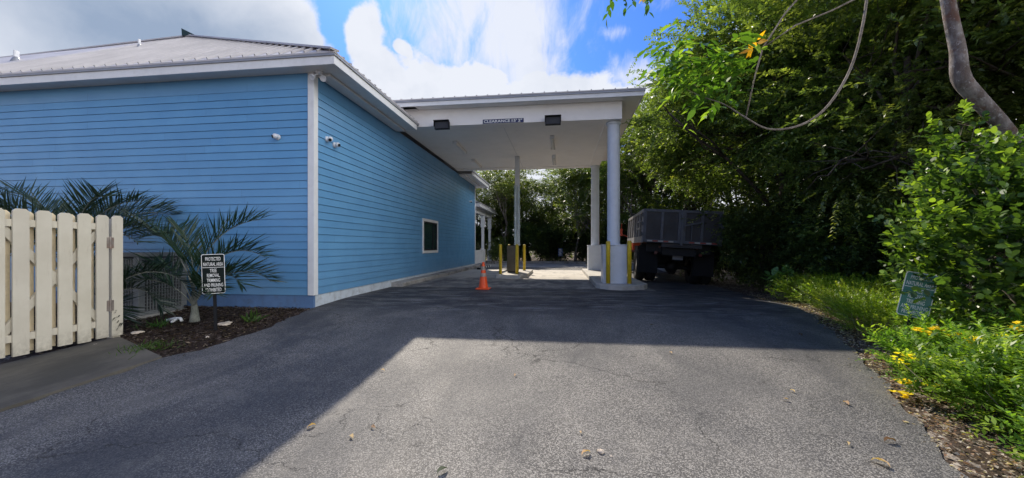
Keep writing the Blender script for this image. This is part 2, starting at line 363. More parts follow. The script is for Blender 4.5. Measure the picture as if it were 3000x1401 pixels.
M['steel'] = paint('galvanised_steel', (.42, .43, .44), .35, .15, .05, (.28, .25, .22), metal=.85)
M['rust'] = paint('rusty_hinge', (.30, .26, .23), .6, .3, .3, (.22, .09, .04), metal=.4)
M['black'] = paint('black_plastic', (.009, .010, .012), .6, .2, .1, spec=.25)
M['matblack'] = paint('dark_grille', (.03, .032, .04), .7, .2, .3)
M['yellow'] = paint('bollard_yellow', (.66, .47, .02), .45, .1, .15, (.30, .22, .05), scale=6, dirtamt=.5)
M['orange'] = paint('cone_orange', (.85, .09, .01), .45, .08, .1, (.45, .10, .05), scale=8, dirtamt=.35)
M['tape'] = paint('cone_band', (.34, .28, .22), .35, .2, .1, (.12, .10, .09), scale=14)
M['acgrey'] = paint('condenser_grey', (.17, .18, .18), .5, .12, .1, (.08, .08, .07), dirtamt=.5)
M['signblack'] = paint('sign_black', (.006, .011, .010), .6, .2, .05, spec=.15)
M['signgreen'] = paint('sign_green', (.03, .17, .125), .35, .1, .05)
M['signblue'] = paint('sign_blue', (.015, .022, .09), .45, .1, .05)
M['letter'] = paint('white_letters', (.75, .75, .72), .5, .03, .02)
M['lamp'] = paint('lamp_lens', (.74, .73, .70), .3, .03, .05)
M['stone'] = paint('pale_stone', (.55, .47, .38), .8, .2, .5, (.3, .25, .2), scale=20)
M['camera'] = paint('camera_shell', (.62, .64, .68), .3, .05, .05)
def mk_bark(name, a, b, spot, scale=1.0, amt=.5, lich=(.3, .3, .28)):
    n = NB(name); P = n.obj
    c = n.mix(n.rng(n.noise(6*scale, 8, .65, n.mapping(P, (1, 1, .5))), .35, .65), a, b)
    c = n.mix(n.rng(n.noise(3*scale, 7, .7), .52, .66, 0, amt), c, spot)
    c = n.mix(n.rng(n.noise(13*scale, 6, .7), .55, .68, 0, amt*.8), c, lich)
    n.bump(n.noise(22*scale, 8, .7, n.mapping(P, (1, 1, .4))), .8, .02); return n.done(c, .85, 0, .3)
M['bark'] = mk_bark('dark_bark', (.045, .035, .027), (.09, .072, .058), (.03, .03, .02))
M['palebark'] = mk_bark('pale_bark', (.13, .10, .085), (.30, .27, .25), (.16, .075, .05), 1.3, .85, (.50, .49, .48))
M['vine'] = mk_bark('vine_bark', (.15, .125, .10), (.30, .26, .21), (.09, .06, .04), 3)
M['palmstem'] = mk_bark('palm_stem', (.16, .17, .14), (.25, .26, .22), (.09, .09, .07), 3)
def mk_leaf(name, trans=.35, rough=.38, spec=.5):
    n = NB(name); a = n.N.new('ShaderNodeAttribute'); a.attribute_name = 'tint'
    oi = n.N.new('ShaderNodeObjectInfo'); hs = n.N.new('ShaderNodeHueSaturation'); n.L.new(a.outputs['Color'], hs.inputs['Color'])
    n.L.new(n.rng(oi.outputs['Random'], 0, 1, .485, .515, False), hs.inputs['Hue']); n.L.new(n.rng(oi.outputs['Random'], 0, 1, .85, 1.15, False), hs.inputs['Value'])
    n.done(hs.outputs[0], rough, 0, spec)
    tr = n.N.new('ShaderNodeBsdfTranslucent'); br = n.mix(1.0, hs.outputs[0], (1.9, 1.9, .7, 1), 'MULTIPLY'); n.L.new(br, tr.inputs[0])
    mx = n.N.new('ShaderNodeMixShader'); mx.inputs[0].default_value = trans; n.L.new(n.b.outputs[0], mx.inputs[1]); n.L.new(tr.outputs[0], mx.inputs[2])
    n.L.new(mx.outputs[0], n.N['Material Output'].inputs[0]); return n.m
M['leaf'] = mk_leaf('leaf', .42, .42, .5); M['glossleaf'] = mk_leaf('glossy_leaf', .38, .36, .5); M['palmleaf'] = mk_leaf('palm_leaflet', .15, .35, .5)
M['petal'] = mk_leaf('petal', .3, .6, .2)
def mk_glass():
    n = NB('dark_glass'); n.done((.02, .045, .045), .06, 0, .8); return n.m
M['glass'] = mk_glass()
def mk_clear():
    n = NB('clear_tube'); n.done((.75, .85, .88), .12, 0, .6); n.b.inputs['Alpha'].default_value = .42; return n.m
M['clear'] = mk_clear()

# ================================================================ the setting
def sheet(name, mat, rows, dz, kind='structure', sub=1):
    """rows of (y, x_left, x_right); a sheet following the ground"""
    V = []; F = []; nx = 14
    for y, a, b in rows:
        for i in range(nx+1):
            x = a+(b-a)*i/nx; V.append((x, y, zg(x, y)+dz))
    for j in range(len(rows)-1):
        for i in range(nx): k = j*(nx+1)+i; F.append((k, k+1, k+nx+2, k+nx+1))
    me = bpy.data.meshes.new(name); me.from_pydata(V, [], F); me.materials.append(mat); me.update()
    o = link(bpy.data.objects.new(name, me)); o['kind'] = kind; return o
def interp(y, pts):
    ys = [p[0] for p in pts]; xs = [p[1] for p in pts]; return float(np.interp(y, ys, xs))
xs = [-400, -150, -60, -30]+[v for v in np.arange(-20, 20.1, 1.0)]+[30, 60, 150, 400]
ys = [-200, -60, -20, -8]+[v for v in np.arange(-4, 30.1, .75)]+[40, 80, 200, 600]
V = [(x, y, zg(x, y)-.012) for y in ys for x in xs]; nX = len(xs)
F = [(j*nX+i, j*nX+i+1, (j+1)*nX+i+1, (j+1)*nX+i) for j in range(len(ys)-1) for i in range(nX-1)]
me = bpy.data.meshes.new('ground'); me.from_pydata(V, [], F); me.materials.append(M['soil']); me.update()
g = link(bpy.data.objects.new('ground', me)); g['kind'] = 'structure'
RE = [(-12, 1.9), (0, 2.05), (2.0, 2.3), (2.7, 2.46), (2.98, 2.59), (3.57, 2.85), (4.27, 3.19), (5.43, 3.64), (7.36, 4.29), (10.5, 4.85), (12.7, 4.95), (20, 5.1), (24, 4.9), (25.5, 4.2)]
LE = [(-12, -5.2), (0, -4.9), (2.7, -4.76), (4.1, -4.79), (4.4, -4.62), (5.3, -4.5), (6.2, -4.62), (6.84, -4.72), (21.0, -4.72), (21.01, -4.72)]
rr = random.Random(5)
def wig(y, s): return .025*math.sin(y*7+s)+.018*math.sin(y*17+s*2)
rows = [(y, interp(y, LE)+(wig(y, 1) if 2 < y < 6.6 else 0), interp(y, RE)+wig(y, 3)) for y in np.arange(-8, 20.81, .1)]
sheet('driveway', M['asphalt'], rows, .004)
rows = [(y, -14.0, interp(y, RE)+wig(y, 3)) for y in np.arange(20.81, 25.6, .2)]
sheet('rear_road', M['oldroad'], rows, .004)
# left bed and pad
rows = [(y, -16.0, interp(y, LE)+.1) for y in np.arange(4.0, 6.86, .13)]
mb = sheet('mulch_bed', M['mulch'], rows, -.004)
def pad_poly():
    m = MB(); V = []
    pts = [(-4.86, -6), (-4.82, 1.0), (-4.78, 2.7), (-4.80, 4.10), (-5.5, 4.42), (-6.36, 4.80), (-6.36, 2.7), (-6.36, 1), (-6.36, -6)]
    n = len(pts)
    top = [(x, y, zg(x, y)+.022) for x, y in pts]; bot = [(x, y, zg(x, y)-.2) for x, y in pts]
    # strips between the two long edges
    L_ = [pts[8], pts[7], pts[6], pts[5]]; R_ = [pts[0], pts[1], pts[2], pts[4]]
    for i in range(3):
        a, b, c, d = L_[i], R_[i], R_[i+1], L_[i+1]
        m.add([(*p, zg(*p)+.022) for p in (a, b, c, d)], [(0, 1, 2, 3)])
    m.add([(*p, zg(*p)+.022) for p in (pts[2], pts[3], pts[4])], [(0, 1, 2)])
    for i in range(n): m.add([bot[i], bot[(i+1) % n], top[(i+1) % n], top[i]], [(0, 1, 2, 3)])
    return m
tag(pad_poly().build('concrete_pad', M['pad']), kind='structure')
rows = [(y, -4.42, 2.42) for y in np.arange(10.25, 18.3, .35)]
sheet('canopy_slab', M['slab'], rows, .010)
# kerb along the blue wall, kerb at the far side, islands
m = MB(); m.box(-4.72, -4.36, 10.25, 21.3, -.1, .125); m.box(-5.6, -4.36, 21.302, 21.6, -.1, .125)
tag(m.build('kerb', M['kerb'], bevel=.02), kind='structure')
m = MB()
pts = [(-14, 25.7), (-6, 25.7), (0, 25.75), (3.2, 25.5), (4.6, 24.4), (5.15, 22.5), (5.2, 19)]
for a, b in zip(pts[:-1], pts[1:]): m.beam((a[0], a[1], .0), (b[0], b[1], .0), .16, .26)
tag(m.build('rear_kerb', M['kerb'], bevel=.015), kind='structure')
isl = [(.93, 17.6), (.93, 10.62), (1.02, 10.38), (1.22, 10.2), (1.55, 10.12), (1.88, 10.22), (2.15, 10.42), (2.30, 10.75), (2.28, 13.0), (2.22, 17.6)]
m = MB(); m.prism(isl, -.1, .13); tag(m.build('column_island', M['island'], bevel=.02), kind='structure')
isl = [(-2.32, 16.6), (-2.32, 13.35), (-2.24, 13.27), (-1.42, 13.27), (-1.2, 13.7), (-1.2, 16.6)]
m = MB(); m.prism(isl, -.1, .135); tag(m.build('teller_island', M['island'], bevel=.02), kind='structure')

# ================================================================ blue building
B = thing('blue_building', 'long blue lap sided building with white trim and metal hip roof', 'building', (-4.7, 6.84, 0))
def bl(m_): return m_   # parts are authored in world space; the parent inverse is cancelled below
def part(mb_, name, mat, parent, **k):
    o = mb_.build(name, mat, None, **k); o.parent = parent
    T = Matrix.Identity(4); p = parent
    while p is not None: T = (Matrix.Translation(p.location) @ p.rotation_euler.to_matrix().to_4x4()) @ T; p = p.parent
    o.data.transform(T.inverted()); return o
LAP = .1468; Z0 = .193; NL = 27; XW = -4.7; YW = 6.84; YE = 20.8; XL = -24.0; ZS = 4.45
out, inn = .016, .002
m = MB()
WIN = (12.75, 14.2, .98, 2.0)
for i in range(NL):
    z0 = Z0+i*LAP; z1 = z0+LAP-.004
    zc = (z0+z1)/2
    segs = [(YW+.09, YE-.09)] if not (WIN[2] < z1 and z0 < WIN[3]) else [(YW+.09, WIN[0]), (WIN[1], YE-.09)]
    for a, b in segs:
        m.add([(XW+out, a, z0), (XW+out, b, z0), (XW+inn, b, z1), (XW+inn, a, z1), (XW-.02, a, z0), (XW-.02, b, z0)], [(0, 1, 2, 3), (4, 5, 1, 0)])
zt = Z0+NL*LAP
m.box(XW-.02, XW+.006, YW+.09, YE-.09, zt, ZS+.02)
part(m, 'wall', M['siding'], B)
m = MB()
for i in range(NL):
    z0 = Z0+i*LAP; z1 = z0+LAP-.004
    m.add([(XL, YW-out, z0), (XW-.09, YW-out, z0), (XW-.09, YW-inn, z1), (XL, YW-inn, z1), (XL, YW+.02, z0), (XW-.09, YW+.02, z0)], [(0, 1, 2, 3), (4, 5, 1, 0)])
m.box(XL, XW-.09, YW-.006, YW+.02, zt, ZS+.02)
part(m, 'wall', M['siding'], B)
m = MB(); m.box(XL, XW-.03, YW+.03, YE-.03, -.3, ZS-.01); part(m, 'inner_shell', M['foundblue'], B)
m = MB(); m.box(XW-.012, XW-.002, YW+.06, YE, -.3, Z0); part(m, 'foundation', M['found'], B)
m = MB(); m.box(XL, XW-.002, YW-.001, YW+.055, -.35, Z0); part(m, 'foundation', M['foundblue'], B, label='blue painted foundation below the long wall')
m = MB(); m.box(XW-.10, XW+.028, YW-.028, YW+.0, Z0, ZS); m.box(XW, XW+.028, YW+.001, YW+.10, Z0, ZS)
part(m, 'corner_trim', M['white'], B, bevel=.003)
m = MB(); m.box(XW, XW+.028, YE-.10, YE+.02, Z0, ZS); part(m, 'corner_trim', M['white'], B, bevel=.003)
# eaves
EX = -4.08; EY = 6.52; ER = 21.5; XM = EX
m = MB()
m.box(XL, EX-.02, EY+.02, YW+.03, ZS, ZS+.02); part(m, 'soffit', M['soffit'], B); m = MB()
m.box(XW-.03, EX-.02, YW+.031, 10.55, ZS, ZS+.02)           # soffit along the side up to the canopy
part(m, 'soffit', M['soffit'], B); m = MB(); m.box(XW-.03, EX-.02, 17.35, ER-.02, ZS+.0, ZS+.02)
m.box(XL, XW-.031, YE, ER-.02, ZS, ZS+.02)
part(m, 'soffit', M['soffit'], B)
m = MB(); m.box(XW+.03, EX-.32, 6.9, 10.5, ZS-.05, ZS-.001); part(m, 'frieze', M['soffit'], B, bevel=.01); m = MB(); m.box(XW+.03, EX-.32, 17.4, 20.8, ZS-.05, ZS-.001)
part(m, 'frieze', M['soffit'], B, bevel=.01)
m = MB()
m.box(XL, EX-.022, EY-.022, EY+.019, ZS-.025, ZS+.125)
m.box(EX-.021, EX+.02, EY-.022, 10.52, ZS-.025, ZS+.125); part(m, 'fascia', M['white'], B, bevel=.004); m = MB()
m.box(EX-.021, EX+.02, 17.40, ER, ZS-.025, ZS+.125); m.box(XL, EX-.022, ER-.04, ER, ZS-.025, ZS+.125)
part(m, 'fascia', M['white'], B, bevel=.004)
m = MB()
m.box(XL, EX+.04, EY-.045, EY+.01, ZS+.126, ZS+.19); m.box(EX-.02, EX+.045, EY+.011, 10.6, ZS+.126, ZS+.19); part(m, 'drip_edge', M['drip'], B); m = MB()
m.box(EX-.02, EX+.045, 17.40, ER, ZS+.126, ZS+.19)
part(m, 'drip_edge', M['drip'], B)
# roof planes with ribs
A = Vector((-10.7, 10.04, 7.26)); BE = Vector((XL, 10.04, 6.78)); zr = ZS+.195
E0 = Vector((XL, EY-.05, zr)); E1 = Vector((EX+.05, EY-.05, zr)); E2 = Vector((EX+.05, ER+.03, zr)); C2 = Vector((-10.7, 17.9, 7.26)); D2 = Vector((XL, 17.9, 6.78)); D3 = Vector((XL, ER+.03, zr))
m = MB()
def dn(v): return v-Vector((0, 0, .03))
for q in ((E0, E1, A, BE), (E1, E2, C2, A), (BE, A, C2, D2), (E2, D3, D2, C2)):
    n_ = len(q); m.add(list(q)+[dn(v) for v in q], [tuple(range(n_)), tuple(range(2*n_-1, n_-1, -1))]+[(i, i+n_, (i+1) % n_+n_, (i+1) % n_) for i in range(n_)])
k = 0; x = EX-.05
slope = (A.z-zr)/(A.y-E0.y)
while x > XL+.1:
    # rib from eave up to hip or ridge
    if x > A.x: t = (E1.x-x)/(E1.x-A.x); ye = E1.y+t*(A.y-E1.y); ze = zr+t*(A.z-zr)
    else: ye = A.y; ze = A.z+(A.x-x)/(A.x-XL)*(BE.z-A.z)
    m.beam((x, E0.y-.004, zr+.010), (x, ye, ze+.010), .022, .055)
    x -= .247; k += 1
y = E1.y+.3
while y < ER:
    if y < A.y: t = (y-E1.y)/(A.y-E1.y)
    elif y > C2.y: t = (E2.y-y)/(E2.y-C2.y)
    else: t = 1
    if t > .03: m.beam((E1.x+.004, y, zr+.010), (E1.x+t*(A.x-E1.x), y, zr+t*(A.z-zr)+.010), .028, .026)
    y += .247
part(m, 'roof', M['roof'], B)
m = MB(); m.beam(E1+Vector((0, 0, .02)), A+Vector((0, 0, .03)), .17, .035); m.beam(A+Vector((0, 0, .03)), BE+Vector((0, 0, .03)), .17, .035)
part(m, 'ridge_cap', M['roof'], B)
m = MB(); m.add([(-11.0, 9.95, 7.50), (-11.0, 10.12, 7.50), (-10.62, 9.98, 7.31), (-10.62, 10.10, 7.31), (-10.95, 9.92, 7.26), (-10.95, 10.16, 7.26)], [(0, 2, 3, 1), (0, 4, 2), (1, 3, 5), (0, 1, 5, 4), (4, 5, 3, 2)])
part(m, 'ridge_end_cap', M['ridge'], B)
def vent(x, y, z, r, h):
    v = MB(); v.lathe([(r*2.3, -.08), (r*2.0, .0), (r*1.2, .09), (r*1.02, .11)], (x, y, z), 16); part(v, 'vent_boot', M['drip'], B, smooth=True)
    v = MB(); v.lathe([(r, 0), (r, h), (r*.8, h), (r*.8, h-.03)], (x, y, z), 16); part(v, 'vent_pipe', M['white'], B)
vent(-13.75, 8.14, 5.83, .050, .27); vent(-10.96, 8.79, 6.31, .030, .24)
# window in the side wall
w0, w1, z0, z1 = WIN
W = MB()
W.box(XW-.01, XW+.035, w0-.09, w0, z0-.09, z1+.09); W.box(XW-.01, XW+.035, w1, w1+.09, z0-.09, z1+.09)
W.box(XW-.01, XW+.035, w0, w1, z1, z1+.09); W.box(XW-.01, XW+.045, w0, w1, z0-.09, z0)
wo = part(W, 'window', M['white'], B, bevel=.004)
def subpart(mb_, name, mat, parent_part, root, **k):
    o = mb_.build(name, mat, None, **k); T = Matrix.Translation(root.location) @ root.rotation_euler.to_matrix().to_4x4()
    o.data.transform(T.inverted()); o.parent = parent_part; return o
W = MB()
t = .05
W.box(XW-.04, XW+.02, w0+.002, w0+t, z0+.002, z1-.002); W.box(XW-.04, XW+.02, w1-t, w1-.002, z0+.002, z1-.002)
W.box(XW-.04, XW+.02, w0+t, w1-t, z1-t, z1-.002); W.box(XW-.04, XW+.02, w0+t, w1-t, z0+.002, z0+t)
W.beam((XW-.015, w1-.42, z0+t), (XW-.015, w1-.30, z1-t), .03, .05)
subpart(W, 'frame', M['black'], wo, B)
W = MB(); W.box(XW-.03, XW-.024, w0+t, w1-t, z0+t, z1-t); subpart(W, 'pane', M['glass'], wo, B)

# wall cameras and floodlights
def dome_cam(loc, d, label, group=None, flip=1):
    t_ = thing('security_camera', label, 'camera', loc, group=group)
    n_ = Vector(d).normalized(); Q = n_.to_track_quat('Z', 'Y').to_matrix()
    b = MB(); b.lathe([(.055, -.004), (.055, .02), (.035, .032)], n=20, M=Q); b.build('mount', M['camera'], t_, smooth=False)
    b = MB(); prof = [(.052*math.sin(a), .075-.052*math.cos(a)) for a in np.linspace(.05, PI-.05, 10)]
    b.lathe(prof, n=20, M=Q); b.build('housing', M['camera'], t_, smooth=True)
    lk = (n_*.5+Vector((flip*.8, -.5, -.35))).normalized(); Q2 = lk.to_track_quat('Z', 'Y').to_matrix()
    b = MB(); b.lathe([(.03, .046), (.03, .054), (.015, .057)], n_*.075-Vector((0, 0, 0)), 16, Q2); b.build('lens', M['black'], t_)
dome_cam((-5.43, YW-.015, 3.24), (0, -1, 0), 'white ball camera low on the long front wall, left of the corner trim', flip=-1)
dome_cam((XW+.015, 7.24, 3.29), (1, 0, 0), 'white ball camera on the side wall, nearer the corner trim of the close pair', 'cameras on the side wall', flip=-.3)
dome_cam((XW+.015, 7.50, 3.24), (1, 0, 0), 'white ball camera on the side wall, farther from the corner of the close pair', 'cameras on the side wall')
dome_cam((XW+.015, 19.5, 3.44), (1, 0, 0), 'tiny white camera at the far end of the side wall', flip=-.3)
t_ = thing('floodlight', 'twin white floodlight under the eave at the corner', 'floodlight', (-4.55, 6.80, ZS))
b = MB(); b.lathe([(.07, 0), (.07, -.02), (.045, -.05)], n=20); b.build('mount', M['camera'], t_)
for dx, dy in ((-.06, -.05), (.09, .02)):
    q = Vector((dx*3, -1+dy, -.9)).normalized(); Q = q.to_track_quat('Z', 'Y').to_matrix()
    b = MB(); b.tube([(0, 0, -.03), (dx, dy, -.09)], .012, 8); b.lathe([(.015, -.01), (.03, .015), (.045, .06), (.058, .11), (.05, .105)], (dx, dy, -.10), 16, Q); b.build('lamp_head', M['camera'], t_, smooth=True)

# ================================================================ canopy
CP = thing('drive_through_canopy', 'white drive-through canopy with metal roof on round columns', 'canopy', (1.45, 10.95, 0))
CZ = 4.55; SZ = 5.03
BX1 = 1.62
m = MB(); m.box(XW+.03, BX1, 10.62, 11.02, CZ, SZ); m.box(XW+.03, BX1, 16.7, 17.1, CZ, SZ); m.box(BX1-.4, BX1, 11.021, 16.699, CZ+.0, SZ)
part(m, 'beam', M['ceil'], CP, bevel=.006)
m = MB(); m.box(XW+.03, BX1-.401, 11.0205, 16.6995, CZ+.03, CZ+.05); part(m, 'ceiling', M['ceil'], CP)
m = MB(); m.box(-1.66, -1.64, 11.03, 16.69, CZ+.022, CZ+.0299); m.box(XW+.05, BX1-.41, 11.022, 11.04, CZ+.018, CZ+.0299)
part(m, 'ceiling_joint', M['soffit'], CP)
CX1 = 2.10; CY0 = 10.28; CY1 = 17.9
m = MB(); m.box(EX+.03, CX1-.02, CY0+.02, 10.619, SZ, SZ+.02); m.box(BX1+.001, CX1-.02, 10.6195, CY1-.02, SZ, SZ+.02); m.box(EX+.03, BX1, 17.101, CY1-.02, SZ, SZ+.02)
m.box(EX-.6, EX+.029, CY0+.3, 10.619, SZ-.02, SZ+.02)
part(m, 'soffit', M['ceil'], CP)
m = MB(); m.box(-4.7, CX1-.022, CY0-.022, CY0+.019, SZ-.02, SZ+.09); m.box(CX1-.021, CX1+.02, CY0-.022, CY1, SZ-.02, SZ+.09); m.box(-4.7, CX1-.022, CY1-.03, CY1, SZ-.02, SZ+.09)
part(m, 'fascia', M['white'], CP, bevel=.003)
m = MB(); m.box(-4.9, CX1+.045, CY0-.045, CY0+.01, SZ+.091, SZ+.165); m.box(CX1-.02, CX1+.045, CY0+.011, CY1, SZ+.091, SZ+.165)
part(m, 'drip_edge', M['drip'], CP)
m = MB(); zr2 = SZ+.17; rz = SZ+.95
P0 = Vector((-7.5, CY0-.055, zr2)); P1 = Vector((CX1+.055, CY0-.055, zr2)); P2 = Vector((CX1+.055, CY1+.02, zr2)); P3 = Vector((-7.5, CY1+.02, zr2)); Q1 = Vector((-.9, 14.1, rz)); Q0 = Vector((-7.5, 14.1, rz))
for q in ((P0, P1, Q1, Q0), (P1, P2, Q1), (P2, P3, Q0, Q1)):
    n_ = len(q); m.add(list(q)+[dn(v) for v in q], [tuple(range(n_)), tuple(range(2*n_-1, n_-1, -1))]+[(i, i+n_, (i+1) % n_+n_, (i+1) % n_) for i in range(n_)])
x = CX1-.1
while x > -5.2:
    t = min(1, (P1.x-x)/(P1.x-Q1.x)); m.beam((x, P0.y-.004, zr2+.008), (x, P0.y+t*(Q1.y-P0.y), zr2+t*(rz-zr2)+.008), .03, .028); x -= .305
part(m, 'roof', M['roof'], CP)
for cy in (10.95, 16.75):
    m = MB(); m.lathe([(.175, 1.16), (.175, 1.20), (.172, 1.24), (.170, 4.44), (.176, 4.47), (.20, 4.50), (.20, 4.549)], (1.44, cy, 0), 40)
    co = part(m, 'column', M['column'], CP, smooth=False); co.data.polygons.foreach_set('use_smooth', [len(p.vertices) == 4 and abs(p.normal.z) < .5 for p in co.data.polygons])
    m = MB(); m.box(1.13, 1.75, cy-.31, cy+.31, .12, 1.15); m.box(1.11, 1.77, cy-.33, cy+.33, 1.151, 1.18)
    part(m, 'plinth', M['column'], CP, bevel=.008)
# things on the canopy
def linear_light(x, y, label):
    t_ = thing('ceiling_light', label, 'light', (x, y, CZ+.03), group='tube lights under the canopy')
    b = MB(); b.box(-.065, .065, -.66, .66, -.035, -.001); b.box(-.07, .07, -.69, -.661, -.10, -.001); b.box(-.07, .07, .661, .69, -.10, -.001); b.build('housing', M['soffit'], t_, bevel=.004)
    b = MB(); pr = [(-.06, -.036), (.06, -.036), (.05, -.085), (.025, -.105), (-.025, -.105), (-.05, -.085)]
    b.add([(p[0], -.66, p[1]) for p in pr]+[(p[0], .66, p[1]) for p in pr], [tuple(range(6)), tuple(range(11, 5, -1))]+[(i, i+6, (i+1) % 6+6, (i+1) % 6) for i in range(6)]); b.build('lens', M['lamp'], t_)
linear_light(-3.45, 12.95, 'tube light near the blue wall, nearer the clearance beam')
linear_light(-3.45, 15.6, 'tube light near the blue wall, farther from the clearance beam')
linear_light(-.28, 12.75, 'tube light over the right lane, nearer the clearance beam')
linear_light(-.28, 15.3, 'tube light over the right lane, farther from the clearance beam')
def lane_box(x, label):
    t_ = thing('lane_signal', label, 'signal', (x, 10.60, 4.60), group='lane signals on the canopy beam')
    b = MB(); b.box(-.21, .21, -.10, .0, -.17, .05); b.build('housing', M['black'], t_, bevel=.008)
    b = MB(); b.box(-.19, .19, -.108, -.101, -.15, .03); b.build('lens', M['matblack'], t_)
    b = MB(); b.box(-.22, .22, -.19, -.08, .051, .06); b.box(-.22, -.211, -.15, -.08, -.10, .05); b.box(.211, .22, -.15, -.08, -.10, .05); b.build('visor', M['black'], t_)
lane_box(-3.33, 'black lane signal box on the beam near the blue wall')
lane_box(-.22, 'black lane signal box on the beam near the column')
t_ = thing('clearance_sign', 'dark blue strip sign reading CLEARANCE 15\'2" on the white beam', 'sign', (-1.60, 10.612, 4.617))
b = MB(); b.box(-.575, .575, -.008, 0, -.058, .058); b.build('board', M['signblue'], t_)
text_mesh('lettering', [('CLEARANCE', -.175, -.036, .106, .74), ('15\'', .30, -.036, .106, .14), ('2"', .475, -.036, .106, .115)], .1, M['letter'], t_, bold=.0025, xs=1.0).location = (0, -.0095, 0)
# pneumatic tube
t_ = thing('carrier_tube', 'clear twin carrier tubes under a grey shaft hung from the ceiling', 'tube', (-1.67, 14.75, 4.58))
b = MB(); b.box(-.085, .085, -.085, .085, -1.10, -.001); b.build('shaft', M['soffit'], t_, bevel=.004)
for dx in (-.07, .055):
    b = MB(); b.tube([(dx, -.02, -1.101), (dx, -.02, -3.42)], .048, 16, False); b.build('tube', M['clear'], t_, smooth=True)
b = MB(); b.tube([(-.012, .06, -1.101), (-.012, .06, -3.42)], .018, 8); b.build('support_rod', M['steel'], t_)
for zz in (-1.13, -1.9, -2.65, -3.38):
    b = MB(); b.box(-.13, .115, -.03, .03, zz-.012, zz+.012); b.build('clamp', M['steel'], t_)
t_ = thing('teller_terminal', 'brown steel teller terminal cabinet between the island bollards', 'terminal', (-1.84, 14.75, .135))
b = MB(); b.box(-.20, .20, -.28, .28, 0.04, 1.02); b.build('cabinet', paint('bronze_steel', (.10, .085, .06), .38, .2, .1, (.08, .07, .06), metal=.5), t_, bevel=.01)
b = MB(); b.box(-.21, .21, -.29, .29, 1.021, 1.04); b.box(-.18, .18, -.26, .26, 0, .039); b.box(.201, .215, -.24, .24, .1, .98); b.build('panel', M['black'], t_)
b = MB(); b.box(-.215, -.2005, -.2, .2, .5, .95); b.build('screen', M['glass'], t_)

def bollard(x, y, z, h, label, group):
    t_ = thing('bollard', label, 'bollard', (x, y, z), group=group)
    b = MB(); r = .056
    b.lathe([(r, 0), (r, h-.03), (r*.95, h-.014), (r*.7, h-.003), (r*.25, h+.002)], n=24); o = b.build('post', M['yellow'], t_); o.data.polygons.foreach_set('use_smooth', [len(p.vertices) == 4 for p in o.data.polygons])
    b = MB(); b.lathe([(r+.012, 0), (r+.01, .01), (r+.001, .016)], n=24); b.build('base_ring', M['kerb'], t_)
    return t_
gi = 'yellow bollards round the teller terminal'
bollard(-2.15, 13.62, .135, 1.07, 'yellow bollard at the near left corner of the teller island, nearest the cone', gi)
bollard(-1.56, 13.66, .135, 1.07, 'yellow bollard at the near right of the teller island, in front of the cabinet', gi)
bollard(-2.13, 15.8, .135, 1.07, 'yellow bollard at the far left of the teller island', gi)
bollard(-1.50, 15.75, .135, 1.07, 'yellow bollard at the far right of the teller island, behind the cabinet', gi)
gi = 'yellow bollards before the round column'
bollard(1.24, 10.50, .13, 1.14, 'yellow bollard left of the front column plinth', gi)
bollard(1.79, 10.50, .13, 1.15, 'yellow bollard right of the front column plinth, next to the truck', gi)

# traffic cone
t_ = thing('traffic_cone', 'faded orange traffic cone with two bands on the asphalt', 'cone', (-2.04, 10.02, zg(-2, 10)+.005))
b = MB(); b.prism([(-.18, -.16), (-.16, -.18), (.16, -.18), (.18, -.16), (.18, .16), (.16, .18), (-.16, .18), (-.18, .16)], .0, .028); b.build('base', M['orange'], t_, bevel=.006)
def cr(z): return .125-(z-.03)*(.125-.028)/.68
b = MB(); b.lathe([(.14, .029), (.128, .045), (cr(.06), .06), (cr(.69), .69), (.03, .705), (.022, .71), (.022, .68)], n=28); b.build('cone_body', M['orange'], t_, smooth=True)
for a, c_ in ((.33, .42), (.50, .60)):
    b = MB(); b.lathe([(cr(a)+.003, a), (cr(c_)+.003, c_)], n=28, caps=False); b.build('reflective_band', M['tape'], t_, smooth=True)

# ================================================================ rear porch of the building
PR = thing('rear_porch', 'white porch with a low roof at the far end of the building', 'porch', (-5.0, 24.4, 0))
m = MB(); m.add([(-4.6, 21.75, 3.66), (-4.6, 27.2, 3.66), (-8.5, 27.2, 4.9), (-8.5, 21.75, 4.9), (-4.6, 21.75, 3.62), (-4.6, 27.2, 3.62), (-8.5, 27.2, 4.86), (-8.5, 21.75, 4.86)], [(0, 1, 2, 3), (7, 6, 5, 4), (0, 4, 5, 1), (1, 5, 6, 2), (2, 6, 7, 3), (3, 7, 4, 0)])
part(m, 'roof', M['roof'], PR)
m = MB(); m.box(-4.68, -4.63, 21.75, 27.2, 3.42, 3.615); m.box(-8.5, -4.681, 27.14, 27.2, 3.42, 3.615); m.box(-8.5, -4.681, 21.75, 21.8, 3.42, 3.615); part(m, 'fascia', M['white'], PR)
m = MB(); m.box(-8.5, -4.69, 21.81, 27.13, 3.44, 3.46); m.box(-5.1, -4.9, 22.0, 27.0, 3.1, 3.43); part(m, 'soffit', M['white'], PR)
for cy in (24.4, 26.8):
    m = MB(); m.box(-5.12, -4.88, cy-.12, cy+.12, 2.35, 3.099); m.box(-5.08, -4.92, cy-.08, cy+.08, .95, 2.349); m.box(-5.14, -4.86, cy-.14, cy+.14, -.05, .949); part(m, 'post', M['white'], PR, bevel=.01)
m = MB()
m.box(-5.05, -4.95, 22.0, 24.25, .82, .9); m.box(-5.05, -4.95, 22.0, 24.25, .1, .17); m.box(-5.03, -4.97, 22.0, 24.25, .17, .8)
for i in range(12): m.box(-4.968, -4.955, 22.1+i*.18, 22.14+i*.18, .175, .815)
m.box(-6.2, -5.2, 24.34, 24.44, .05, .88)
part(m, 'railing', M['white'], PR)
m = MB()
for i in range(9): m.box(-4.05+.0, -3.85, 18.4+i*.32, 18.56+i*.32, .012, .09)
